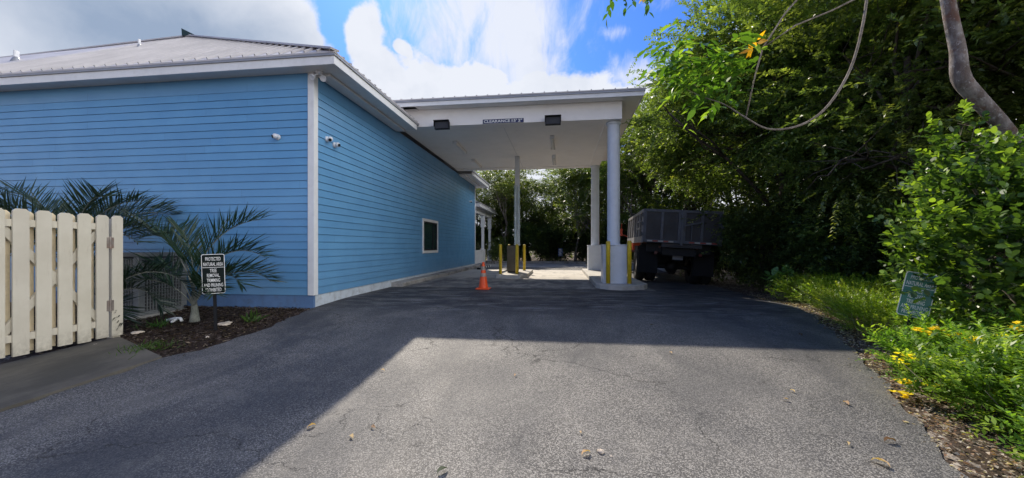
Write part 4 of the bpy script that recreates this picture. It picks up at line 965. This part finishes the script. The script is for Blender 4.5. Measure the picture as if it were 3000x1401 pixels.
# clipped hedge
make_tree('clipped_hedge', 'tall clipped round topped hedge bush beyond the porch', 'hedge', (-4.1, 26.2, 0), [(0, 0, .6, .48, .48, .7), (0, 0, 1.15, .5, .5, .6)], 700, 12, .06, .03, 'dark', 71, .04, .12, .05, shell=.85, multi=2, clump=0)
make_tree('pale_shrub', 'small pale leafed plant beside the porch post', 'shrub', (-4.35, 24.6, 0), [(0, 0, .62, .3, .3, .28)], 160, 10, .07, .035, 'gloss', 72, .03, .14, .05, mat='glossleaf', multi=3, clump=0)
t_ = thing('small_sign', 'small blue and white sign at the foot of the far trees', 'sign', (-.05, 26.5, 0), (0, 0, R(4)))
b = MB(); b.box(-.16, .16, -.01, .01, .45, 1.0); b.build('panel', paint('far_sign_blue', (.05, .10, .22), .5), t_)
b = MB(); b.box(-.03, .03, .011, .04, -.1, .9); b.build('post', M['black'], t_)
b = MB()
for k_ in range(5): b.box(-.11+(k_ % 2)*.03, .10-(k_ % 3)*.03, -.013, -.0105, .53+k_*.09, .57+k_*.09)
b.build('marking', M['letter'], t_)

# ---- big-leafed shrub at the right
def shrub_near():
    rng = np.random.default_rng(91)
    t_ = thing('round_leaf_shrub', 'large bright shrub with round glossy leaves at the right, above the green sign', 'shrub', (4.95, 4.75, zg(4.9, 4.7)))
    lm = [(0, .1, 1.0, .95, .9, .85), (-.3, .0, 1.55, .75, .7, .6), (.35, .1, 1.7, .8, .7, .5), (-.25, .3, 2.0, .40, .45, .5), (.5, .3, 1.95, .6, .6, .4), (-.62, -.12, 1.12, .50, .45, .40), (-.38, .35, 2.55, .16, .16, .3)]
    p, d, _ = lump_points(rng, lm, 1500, .55); d = d*.8+np.array([0, 0, .75])+rng.normal(0, .3, d.shape)
    leaf_mesh('foliage', *sprays(rng, p, d, .26, 11, .070, .046, .05, (.042, .100, .026), (.088, .180, .036), (.22, .37, .05), .34, pin=.75, jit=.42, hang=.0), M['glossleaf'], t_, 'round', .10)
    branch_net(rng, (0, 0, -.1), lm, .07, M['vine'], 'stem', t_, nsub=8, multi=4)
shrub_near()
def up3(px, py, D):                                         # a point at depth D seen in this direction from the eye
    r = (px-1500)/1130; u = (722-py)/1130
    return Vector(((r*math.cos(TH)-math.sin(TH))*D, (r*math.sin(TH)+math.cos(TH))*D, u*D+H))
# ---- ground cover and flowering shrubs
def low_shrub(name, label, cat, loc, lumps, n, k, L, W, c1, c2, c3, seed, tl=.3, flowers=0, fl_lumps=None, up=.8, group=None, shape='rhomb'):
    rng = np.random.default_rng(seed); t_ = thing(name, label, cat, loc, group=group)
    p, d, _ = lump_points(rng, lumps, n, .3); p[:, 2] = np.maximum(p[:, 2], .03); d = d*.8+np.array([0, 0, up])+rng.normal(0, .25, d.shape)
    leaf_mesh('foliage', *sprays(rng, p, d, tl, k, L, W, .25, c1, c2, c3, .25, pin=.95, jit=.22, hang=.05), M['leaf'], t_, shape)
    b = MB()
    for i in range(26):
        l = lumps[rng.integers(len(lumps))]; e = Vector((l[0]+rng.normal(0, .5)*l[3], l[1]+rng.normal(0, .5)*l[4], max(.1, l[2]+.4*l[5]))); a = Vector((l[0]*.8+rng.normal(0, .05), l[1]*.8+rng.normal(0, .05), -.05))
        b.tube([a, a.lerp(e, .5)+Vector(rng.normal(0, .03, 3)), e], [.007, .005, .002], 5)
    b.build('stem', M['vine'], t_, smooth=True)
    for (fx, fy, fz, nb) in (fl_lumps or []):
        n_ = int(nb*1.5); pc = np.array([[fx, fy, fz]])+rng.normal(0, .035, (n_, 3))*np.array([1, 1, .5])
        base = np.repeat(pc, 5, 0); a = np.tile(np.arange(5)*2*PI/5, n_)+np.repeat(rng.random(n_)*6, 5)
        ax = np.stack([np.cos(a), np.sin(a), np.full_like(a, .45)], 1)+rng.normal(0, .12, (len(a), 3)); nr = np.tile([0, 0, 1.0], (len(a), 1))
        LL = np.full(len(a), .034); col = np.tile([.85, .74, .03], (len(a), 1))*(1+rng.normal(0, .08, (len(a), 1)))
        leaf_mesh('flower_cluster', base, ax, nr, LL, LL*.85, np.clip(col, 0, 1), M['petal'], t_, 'round')
    return t_
gcv = ((.14, .25, .025), (.22, .36, .04), (.34, .46, .06))
for i, (x, y, s, lab) in enumerate([(5.05, 8.9, 1.0, 'feathery bright ground cover clump at the far end of the bed'), (4.95, 7.7, 1.0, 'feathery bright ground cover clump in the middle of the bed'), (4.62, 6.7, .95, 'feathery bright ground cover clump right before the green sign'), (4.3, 5.9, .85, 'feathery bright ground cover clump under the green sign')]):
    low_shrub('ground_cover', lab, 'ground cover', (x, y, zg(x, y)), [(0, 0, .22, .5*s, .7*s, .25*s), (.2, .35, .28, .45, .5, .22), (.45, -.2, .3, .45, .5, .25)], 900, 18, .034, .012, *gcv, 100+i, .22, group='bright ground cover beside the drive')
fl = [(-.50, .25, .52, 6), (-.36, .28, .52, 7), (-.2, .2, .50, 5), (.25, .0, .68, 8), (.34, -.15, .62, 6), (.5, .0, .74, 7)]
dk = ((.085, .165, .022), (.155, .26, .035), (.28, .38, .05))
low_shrub('flowering_shrub', 'low green shrub with yellow flowers nearest the green sign', 'shrub', (4.05, 4.05, zg(4, 4.0)), [(0, 0, .24, .55, .5, .28), (.45, .1, .32, .5, .5, .32), (-.35, .35, .17, .35, .35, .2), (-.15, .35, .2, .4, .3, .24), (-.22, .62, .26, .34, .3, .28)], 1000, 14, .062, .022, *dk, 120, .26, fl_lumps=fl, group='yellow flowered shrubs at the drive edge')
def seen(px, py, D, o_, nb): q = up3(px, py, D); return (q.x-o_[0], q.y-o_[1], q.z-zg(o_[0], o_[1]), nb)
low_shrub('flowering_shrub', 'low green shrub with yellow flowers at the right margin, beside the gravelly verge', 'shrub', (3.52, 3.35, zg(3.5, 3.3)), [(0, 0, .25, .45, .42, .28), (.4, .25, .33, .45, .4, .3), (-.12, .35, .24, .32, .3, .24)], 900, 14, .060, .022, *dk, 121, .22, fl_lumps=[seen(*q, (3.5, 3.3), nb) for q, nb in (((2645, 1065, 3.75), 5), ((2670, 1052, 3.7), 5), ((2730, 1058, 3.65), 3), ((2650, 1128, 3.5), 6), ((2655, 1165, 3.4), 5), ((2728, 1136, 3.45), 3), ((2870, 1000, 3.4), 8), ((2945, 988, 3.35), 4), ((2965, 1100, 3.1), 6), ((2985, 965, 3.4), 6), ((2910, 1160, 3.0), 3))], group='yellow flowered shrubs at the drive edge')
low_shrub('flowering_shrub', 'low green shrub at the bottom right corner, nearest the camera', 'shrub', (3.15, 2.62, zg(3.1, 2.6)), [(0, 0, .16, .32, .30, .18), (.3, .2, .25, .35, .35, .24)], 650, 13, .058, .021, *dk, 122, .20, group='yellow flowered shrubs at the drive edge')
low_shrub('flowering_shrub', 'low green shrub behind the yellow flowers, under the round leafed shrub', 'shrub', (4.75, 3.95, zg(4.7, 3.9)), [(0, 0, .35, .55, .55, .36)], 600, 14, .062, .022, *dk, 123, .26, fl_lumps=[(-.15, .0, .82, 8), (.2, .3, .88, 8), (.35, -.1, .80, 7)], group='yellow flowered shrubs at the drive edge')
low_shrub('broad_leaf_seedling', 'pale broad leafed seedling rising from the far end of the ground cover', 'plant', (5.05, 9.5, zg(5, 9.5)), [(0, 0, .42, .25, .25, .2)], 14, 5, .20, .10, (.10, .22, .06), (.15, .28, .08), (.2, .34, .1), 130, .2, shape='oval')

# ---- leaning pale trunk at the right, hanging loop vine with its leaves, leaves at the top edge
LT = thing('leaning_tree', 'pale smooth barked tree bending out of the top right corner', 'tree', (7.4, 5.1, zg(7.4, 5.1)))
b = MB(); up3 = lambda px, py, D: Vector(((((px-1500)/1130)*math.cos(TH)-math.sin(TH))*D, (((px-1500)/1130)*math.sin(TH)+math.cos(TH))*D, ((722-py)/1130)*D+H))
tp = [Vector((7.0, 4.3, -.3)), Vector((6.8, 4.5, .8)), Vector((6.45, 4.8, 1.7)), up3(3080, 500, 4.9), up3(2990, 400, 4.9), up3(2925, 318, 4.9), up3(2858, 245, 4.9), up3(2815, 190, 4.9), up3(2806, 110, 4.9), up3(2785, 10, 4.9), up3(2760, -150, 4.9), up3(2740, -320, 4.9)]
tp = [Vector((v.x-7.4, v.y-5.1, v.z)) for v in tp]
b.tube(catmull(tp), spread([.13, .11, .098, .088, .082, .082, .086, .092, .077, .070, .066, .06]), 18)
for zz, st_, e in ((0, 10, (-1.2, 1.5, 7.0)), (0, 11, (-3.9, -1.4, 6.9))):
    a = Vector(tp[st_]); e = Vector(e); b.tube([a, a.lerp(e, .4)+Vector((0, 0, .3)), a.lerp(e, .75)+Vector((0, 0, .25)), e], [.07, .05, .035, .02], 8)
b.build('trunk', M['palebark'], LT, smooth=True)
DB = thing('dark_limbed_tree', 'tree with bare dark crooked limbs reaching left across the shade above the wood', 'tree', (8.3, 7.9, zg(8.3, 7.9)))
b = MB(); O = Vector(DB.location)
for path, r0, r1 in (([(2700, 760), (2690, 600), (2670, 480), (2655, 380), (2600, 330), (2540, 355), (2490, 330), (2478, 250), (2455, 190), (2440, 90), (2400, -60)], .12, .045),
                     ([(2655, 380), (2690, 300), (2720, 200), (2700, 60), (2730, -80)], .06, .04), ([(2690, 285), (2600, 300), (2480, 298), (2380, 305), (2290, 330), (2200, 318), (2120, 340)], .045, .012),
                     ([(2490, 330), (2400, 360), (2370, 420), (2330, 500)], .03, .012), ([(2380, 305), (2372, 360), (2400, 440)], .03, .012), ([(2478, 240), (2400, 200), (2330, 150), (2240, 130)], .03, .010), ([(2455, 190), (2380, 80), (2300, 30), (2200, 20)], .03, .012),
                     ([(2290, 330), (2230, 380), (2120, 440), (2010, 520)], .022, .006), ([(2340, 150), (2300, 240), (2230, 290)], .02, .006), ([(2540, 355), (2560, 250), (2600, 130), (2590, 20)], .022, .010), ([(2210, 500), (2150, 560), (2260, 590), (2100, 640)], .012, .004), ([(2240, 480), (2200, 560), (2170, 640)], .012, .004), ([(2330, 500), (2240, 520), (2160, 530)], .014, .004)):
    pts = [up3(px, py, 8.6+max(0, 2700-px)*.0045+.25*math.sin(px*.02)) - O for px, py in path]; sm = []
    for i in range(len(pts)-1): sm += [pts[i], pts[i].lerp(pts[i+1], .5)+Vector((.03*math.sin(i*3), .03, .03*math.cos(i*5)))]
    sm.append(pts[-1]); b.tube(sm, [r0+(r1-r0)*i/(len(sm)-1) for i in range(len(sm))], 8)
b.build('trunk', M['bark'], DB, smooth=True)
rng = np.random.default_rng(139)
pp = np.array([up3(px+rng.normal(0, 30), py+rng.normal(0, 25), 8.6+max(0, 2700-px)*.0045+rng.normal(0, .3))-O for px, py in [(2400, -40), (2240, 130), (2200, 20), (2120, 340), (2010, 520), (2100, 640), (2160, 530), (2590, 20), (2700, -60), (2300, 60), (2350, 420)]*14])
leaf_mesh('crown', *sprays(rng, pp, rng.normal(0, 1, pp.shape), .5, 16, .09, .036, .3, *GREENS['fine'], .2), M['leaf'], DB, 'rhomb')
rng = np.random.default_rng(140)
lm = [(-3.6, -1.1, 6.4, .9, .8, .4), (-1.2, .6, 7.2, 1.2, 1.2, .7), (-2.3, -.3, 7.0, .9, .9, .5)]
p, d, _ = lump_points(rng, lm, 260, .4)
leaf_mesh('crown', *sprays(rng, p, d, .45, 9, .12, .055, .5, (.05, .11, .02), (.09, .17, .03), (.3, .2, .02), .06, pin=.8), M['leaf'], LT, 'pointed')
VN = thing('hanging_vine', 'bare woody vine hanging in a wide loop from the trees', 'vine', (0, 0, 0))
b = MB()
loop = [up3(2560, -260, 4.6), up3(2545, -60, 4.4), up3(2530, 60, 4.3), up3(2500, 180, 4.2), up3(2455, 270, 4.15), up3(2400, 335, 4.1), up3(2330, 372, 4.1), up3(2250, 378, 4.15), up3(2185, 345, 4.2), up3(2120, 305, 4.3), up3(2060, 285, 4.4), up3(2010, 262, 4.5)]
VB = loop[0].copy(); VN.location = VB
b.tube(catmull([q-VB for q in loop]), spread([.015, .0145, .014, .0135, .013, .012, .011, .010, .008, .0065, .005, .003]), 12)
b.tube([loop[8]-VB, up3(2210, 230, 4.35)-VB, up3(2235, 140, 4.4)-VB, up3(2300, 40, 4.5)-VB, up3(2370, -40, 4.6)-VB, up3(2420, -160, 4.8)-VB], [.008, .008, .009, .010, .011, .012], 8)
b.tube([up3(2235, 140, 4.4)-VB, up3(2330, 75, 4.4)-VB, up3(2440, 30, 4.5)-VB, up3(2560, -30, 4.6)-VB], [.006, .009, .010, .012], 8)
b.build('stem', M['vine'], VN, smooth=True)
rng = np.random.default_rng(150)
cl = []
for (px, py, D, n_, rad) in ((1990, 140, 4.6, 9, .22), (2060, 190, 4.5, 12, .26), (2130, 220, 4.5, 10, .22), (2010, 215, 4.6, 8, .2), (2170, 160, 4.4, 7, .16), (2100, 270, 4.4, 5, .12), (1975, 120, 4.7, 5, .1)):
    c = np.array(up3(px, py, D)-VB); cl.append(c+rng.normal(0, rad*.6, (n_, 3)))
p = np.concatenate(cl); d = rng.normal(0, 1, p.shape)*np.array([1, 1, .4])+np.array([-.5, 0, -.25])
leaf_mesh('foliage', *sprays(rng, p, d, .36, 9, .135, .058, .35, (.055, .125, .022), (.11, .21, .03), (.22, .34, .05), .3, pin=.95, jit=.22, hang=.3), M['leaf'], VN, 'pointed')
c = np.array([up3(2212, 130, 4.4)-VB])+rng.normal(0, .03, (7, 3))
leaf_mesh('yellowed_leaf', c, rng.normal(0, 1, c.shape)+np.array([0, 0, -.9]), rng.normal(0, 1, c.shape), np.full(7, .13), np.full(7, .06), np.tile([.80, .50, .02], (7, 1)), M['leaf'], VN, 'pointed', label=None) if False else leaf_mesh('yellowed_leaf', c, rng.normal(0, 1, c.shape)+np.array([0, 0, -.9]), rng.normal(0, 1, c.shape), np.full(7, .13), np.full(7, .06), np.tile([.80, .50, .02], (7, 1)), M['leaf'], VN, 'pointed')
TB = thing('hanging_sprig', 'leafy sprig hanging into the sky at the top edge', 'branch', up3(1960, -120, 4.2))
b = MB(); o0 = Vector(TB.location)
b.tube([Vector((0, 0, 0)), up3(1880, -60, 4.2)-o0, up3(1830, -20, 4.2)-o0, up3(1790, 0, 4.2)-o0], [.012, .009, .006, .003], 6)
b.tube([Vector((.4, 0, .4)), Vector((0, 0, 0))], [.014, .012], 6); b.build('stem', M['vine'], TB, smooth=True)
pp = np.array([up3(px, py, 4.2)-o0 for px, py in ((1800, -25), (1830, -30), (1860, -35), (1900, -30), (1930, -30), (1950, -40), (1880, -60), (1820, -45))])
leaf_mesh('foliage', *sprays(rng, pp, np.tile([-.4, 0, -.5], (len(pp), 1))+rng.normal(0, .3, pp.shape), .17, 7, .095, .045, .5, (.035, .09, .016), (.07, .14, .02), (.45, .28, .02), .12, pin=.7, hang=.7), M['leaf'], TB, 'pointed')

# ================================================================ palms
def frond(rng, b, base, az, el, ln, el1, LV, nl=42, ll=.36, lw=.021, bend=1.4):
    """curving rachis into tube mesh b (leaves at angle el, ends at angle el1); leaflets into list LV"""
    p = Vector(base); pts = [p.copy()]; n_ = 14
    for i in range(n_):
        t = (i+.5)/n_; e = el+(el1-el)*t**bend; p = p+Vector((math.cos(az)*math.cos(e), math.sin(az)*math.cos(e), math.sin(e)))*ln/n_; pts.append(p.copy())
    b.tube(pts, [.014*(1-.85*i/n_) for i in range(n_+1)], 6)
    for j in range(nl):
        t = .30+.69*j/(nl-1); q = t*n_; i = min(int(q), n_-1); p = pts[i].lerp(pts[i+1], q-i); tg = (pts[i+1]-pts[i]).normalized()
        sd_ = Vector((-math.sin(az), math.cos(az), 0)); up = sd_.cross(tg)*-1
        if up.z < 0 and abs(tg.z) < .9: up = -up
        L_ = ll*(.45+.75*math.sin(PI*min(1, (t-.2)/.85))**.7)*(.85+.3*rng.random())
        for s in (-1, 1):
            ax = sd_*s*.62+tg*.9+up*(.55+.14*rng.normal())+Vector(rng.normal(0, .08, 3)); LV.append((p, ax, up+sd_*s*rng.normal(0, .5)+Vector(rng.normal(0, .25, 3)), L_, lw))
def palm(name, label, loc, specs, seed, stem_h=.35, c1=(.010, .028, .012), c2=(.030, .058, .026), ll=.42):
    rng = np.random.default_rng(seed); t_ = thing(name, label, 'palm', loc, group=None)
    b = MB(); LV = []
    for (az, el, ln, e1, bz) in specs: frond(rng, b, (rng.normal(0, .02), rng.normal(0, .02), bz), R(az), R(el), ln, R(e1), LV, ll=ll)
    b.build('frond_stem', M['palmstem'], t_, smooth=True)
    s = MB(); s.tube([(0, 0, -.1), (0, 0, 0), (.0, 0, stem_h*.5), (-.01, 0, stem_h), (-.02, 0, stem_h+.2)], [.085, .075, .05, .035, .02], 14); s.build('trunk', M['palmstem'], t_, smooth=True)
    P = np.array([v[0] for v in LV]); A_ = np.array([v[1] for v in LV]); Nn = np.array([v[2] for v in LV]); L_ = np.array([v[3] for v in LV]); W_ = np.array([v[4] for v in LV])
    f = rng.random((len(P), 1)); col = np.array(c1)*(1-f)+np.array(c2)*f
    # two-piece leaflets so that they bend
    leaf_mesh('leaflets', P, A_, Nn, L_, W_, col, M['palmleaf'], t_, 'blade', .9)
palm('young_palm', 'young palm with arching feathery fronds beside the black sign', (-6.07, 5.72, zg(-6, 5.72)),
     [(178, 76, 2.75, -40, .30), (172, 84, 2.0, -25, .30), (170, 62, 1.7, -50, .30), (6, 80, 1.7, -35, .30), (14, 86, 1.9, 5, .32), (-8, 66, 1.3, -50, .28), (-30, 60, 1.15, -50, .26), (150, 84, 1.9, 0, .3), (-150, 60, 1.2, -40, .26), (30, 66, 1.4, -50, .26)], 201)
palm('young_palm', 'palm tuft rising above the cream gate at the left edge', (-8.0, 5.35, zg(-8, 5.3)),
     [(175, 82, 2.9, -30, .62), (160, 72, 2.8, -35, .62), (10, 78, 1.9, -35, .62), (-5, 68, 1.9, -35, .62), (75, 86, 2.4, -25, .62), (60, 84, 2.1, -15, .62), (100, 84, 2.1, -20, .62), (-20, 78, 2.3, -10, .62), (-80, 76, 2.2, -20, .62), (200, 68, 2.2, -40, .62), (-120, 74, 2.1, -30, .62), (-90, 84, 2.0, -10, .62), (5, 84, 2.1, -5, .62)], 202, .75, (.014, .034, .020), (.045, .07, .048), .42)
palm('young_palm', 'dark low palm drooping in front of the condenser unit', (-7.05, 5.05, zg(-7, 5.05)),
     [(8, 66, 1.35, -80, .2), (22, 76, 1.75, -75, .2), (165, 80, 2.0, -35, .2), (-12, 54, .9, -70, .2)], 203, .25, (.009, .022, .012), (.022, .042, .024), .32)
palm('young_palm', 'palm at the far left edge behind the first pickets', (-9.4, 5.2, zg(-9, 5.2)),
     [(10, 72, 2.4, -30, .5), (-10, 62, 2.2, -35, .5), (60, 82, 2.4, -10, .5), (120, 80, 2.2, -20, .5), (-70, 76, 2.1, -20, .5), (170, 68, 2.1, -30, .5)], 204, .6, ll=.38)

# ================================================================ litter, chips, weeds, stones, leaves
def chips(name, label, cat, pts, rng, L, W, cols, mat, lift=.004, tilt=.35):
    n = len(pts); a = rng.random(n)*2*PI; ax = np.stack([np.cos(a), np.sin(a), rng.normal(0, tilt*.5, n)], 1); nr = np.tile([0, 0, 1.0], (n, 1))+rng.normal(0, tilt, (n, 3))
    z = np.array([zg(x, y) for x, y in pts])+lift+rng.random(n)*.012; base = np.column_stack([pts, z])
    LL = L*(.5+rng.random(n)); c = np.array(cols)[rng.integers(0, len(cols), n)]*(1+rng.normal(0, .15, (n, 1)))
    o = leaf_mesh(name, base, ax, nr, LL, LL*W, np.clip(c, .01, 1), mat, None, 'rhomb', .3); o['kind'] = 'stuff'; tag(o, label, cat); return o
rng = np.random.default_rng(300)
q = np.column_stack([rng.uniform(-9.5, -4.55, 9000), rng.uniform(4.05, 6.8, 9000)])
q = np.array([v for v in q if v[0] < interp(v[1], LE)+.0+.06*rng.normal() and not (v[1] < 4.86+(v[0]+6.4)*-.45 and v[0] > -6.36)])
chips('bark_chips', 'loose brown bark chips over the mulch bed', 'mulch', q, rng, .045, .35, [(.03, .020, .015), (.065, .040, .028), (.05, .034, .025), (.17, .13, .10), (.025, .018, .015)], M['petal'])
q = np.column_stack([rng.uniform(2.1, 6.0, 34000), rng.uniform(1.6, 11.0, 34000)])
q = np.array([v for v in q if interp(v[1], RE)+.0+.05*rng.normal() < v[0] < interp(v[1], RE)+1.0])
chips('verge_litter', 'dry leaf bits and shell gravel along the drive\'s right verge', 'litter', q, rng, .026, .6, [(.50, .45, .38), (.30, .20, .13), (.20, .11, .07), (.55, .50, .43), (.12, .08, .05), (.45, .38, .30)], M['petal'])
def tuft(x, y, n, h, label, seed, c1=(.04, .10, .02), c2=(.08, .16, .03), name='grass_tuft', w=.01, spread=.08, shape='blade'):
    rng = np.random.default_rng(seed); base = np.column_stack([rng.normal(0, spread, n), rng.normal(0, spread, n), np.zeros(n)]); ax = rng.normal(0, .55, (n, 3)); ax[:, 2] = .8
    f = rng.random((n, 1)); o = leaf_mesh(name, base, ax, rng.normal(0, 1, (n, 3)), h*(.5+.7*rng.random(n)), np.full(n, w), np.array(c1)*(1-f)+np.array(c2)*f, M['leaf'], None, shape, .5)
    o.location = (x, y, zg(x, y)); tag(o, label, 'weed', 'weeds in the mulch bed')
tuft(-5.35, 4.42, 170, .10, 'patch of short grass where mulch meets pad and asphalt', 310, spread=.14)
tuft(-6.35, 5.35, 60, .16, 'thin weed in the mulch left of the palm trunk', 311)
tuft(-5.05, 5.75, 26, .20, 'broad leafed weed in the mulch right of the black sign', 312, w=.035, spread=.05, shape='oval')
def stone(x, y, s, seed, label, sq=.6, group=None, mat='stone', z=None):
    rng = np.random.default_rng(seed); b = MB(); n1, n2 = 8, 12; prof = []
    V = []; 
    for i in range(1, n1):
        th = PI*i/n1
        for j in range(n2):
            a = 2*PI*j/n2; k = s*(1+.18*math.sin(3*a+seed)+.10*rng.normal()); V.append((k*math.sin(th)*math.cos(a)*1.3, k*math.sin(th)*math.sin(a), k*sq*math.cos(th)))
    V += [(0, 0, s*sq), (0, 0, -s*sq)]; F = []
    for i in range(n1-2):
        for j in range(n2): F.append((i*n2+j, (i+1)*n2+j, (i+1)*n2+(j+1) % n2, i*n2+(j+1) % n2))
    T_ = len(V)-2
    for j in range(n2): F.append((T_, j, (j+1) % n2)); F.append((T_+1, (n1-2)*n2+(j+1) % n2, (n1-2)*n2+j))
    b.add(V, F); o = b.build('stone', M[mat], None, smooth=True); o.location = (x, y, zg(x, y)+s*sq*.55+.004); o.rotation_euler = (0, 0, seed); tag(o, label, 'stone', group); return o
stone(.27, 2.70, .019, 3, 'pale stone on the sunlit asphalt in the foreground', .8); stone(.335, 2.66, .008, 5, 'small pale chip beside the larger stone on the sunlit asphalt', .7)
stone(-6.25, 4.98, .06, 7, 'pale stone in the mulch between gate post and palm', .4); stone(-5.35, 5.55, .09, 8, 'flat pale stone behind the black sign post', .3); stone(-5.0, 4.9, .022, 9, 'tiny pale pebble in the mulch near the asphalt', .6)
stone(-6.2, 4.42, .03, 10, 'small grey stone at the concrete pad corner by the post', .5)
b = MB(); b.tube([(-.20, 0, .03), (-.08, .02, .06), (.05, .0, .07), (.10, -.02, .03)], .022, 10); b.tube([(-.02, .0, .05), (.02, -.12, .03)], .020, 10)
o = b.build('pipe_offcut', M['white'], None, smooth=True); o.location = (-6.28, 5.62, zg(-6.2, 5.6)); tag(o, 'white bent pipe offcut lying at the palm\'s foot', 'pipe')
lf = [(900, 1262, .07, 'curled tan leaf'), (1035, 1290, .055, 'tan leaf'), (1100, 1260, .05, ''), (1730, 1332, .075, ''), (2590, 1300, .085, ''), (2610, 1378, .10, ''), (2293, 1175, .05, ''), (2487, 1192, .07, ''), (2315, 1148, .05, ''), (2484, 1303, .04, ''), (1117, 1088, .05, ''), (1510, 1102, .045, ''), (1962, 1036, .05, ''), (1915, 957, .07, ''), (2342, 983, .07, ''), (2225, 925, .05, ''), (1700, 1270, .03, ''), (1280, 1396, .08, '')]
labs = ['curled tan leaf lowest left on the lit asphalt', 'small tan leaf left of the pale stone', 'tiny tan leaf in the left part of the sunlit asphalt', 'light tan leaf right of the pale stone', 'brown curled leaf near the drive\'s right edge', 'tan leaf lowest at the drive\'s right edge', 'small orange leaf in the right middle of the drive', 'long tan leaf close to the right verge', 'small tan leaf between the orange leaf and the shade line', 'round pale leaf beside the brown curled one', 'thin leaf just inside the sunlit corner', 'thin leaf in the middle of the sunlit asphalt', 'pale leaf just below the canopy shade line', 'dark leaf in the canopy shade right of centre', 'dark curled leaf in the shade near the right edge', 'dark speck leaf in the shade below the truck', 'tiny leaf chip near the pale stone', 'dark green leaf at the very bottom']
rng = np.random.default_rng(400)
for i, (px, py, L_, _) in enumerate(lf):
    u = (722-py)/1130; r = (px-1500)/1130; zz = -.25
    for _k in range(6):
        D = (zz-H)/u; X = (r*math.cos(TH)-math.sin(TH))*D; Y = (r*math.sin(TH)+math.cos(TH))*D; zz = zg(X, Y)
    dark = i in (4, 13, 14, 15, 17); a = rng.random()*6.3
    c = (.10, .05, .03) if dark else (.48, .34, .20)
    if i == 17: c = (.03, .05, .03)
    o = leaf_mesh('fallen_leaf', np.array([[0, 0, .012]]), np.array([[math.cos(a), math.sin(a), .15]]), np.array([[rng.normal(0, .3), rng.normal(0, .3), 1.0]]), np.array([L_]), np.array([L_*.5]), np.array([c]), M['petal'], None, 'oval', .5)
    o.location = (X, Y, zz+.004); tag(o, labs[i], 'fallen leaf', 'fallen leaves on the drive')
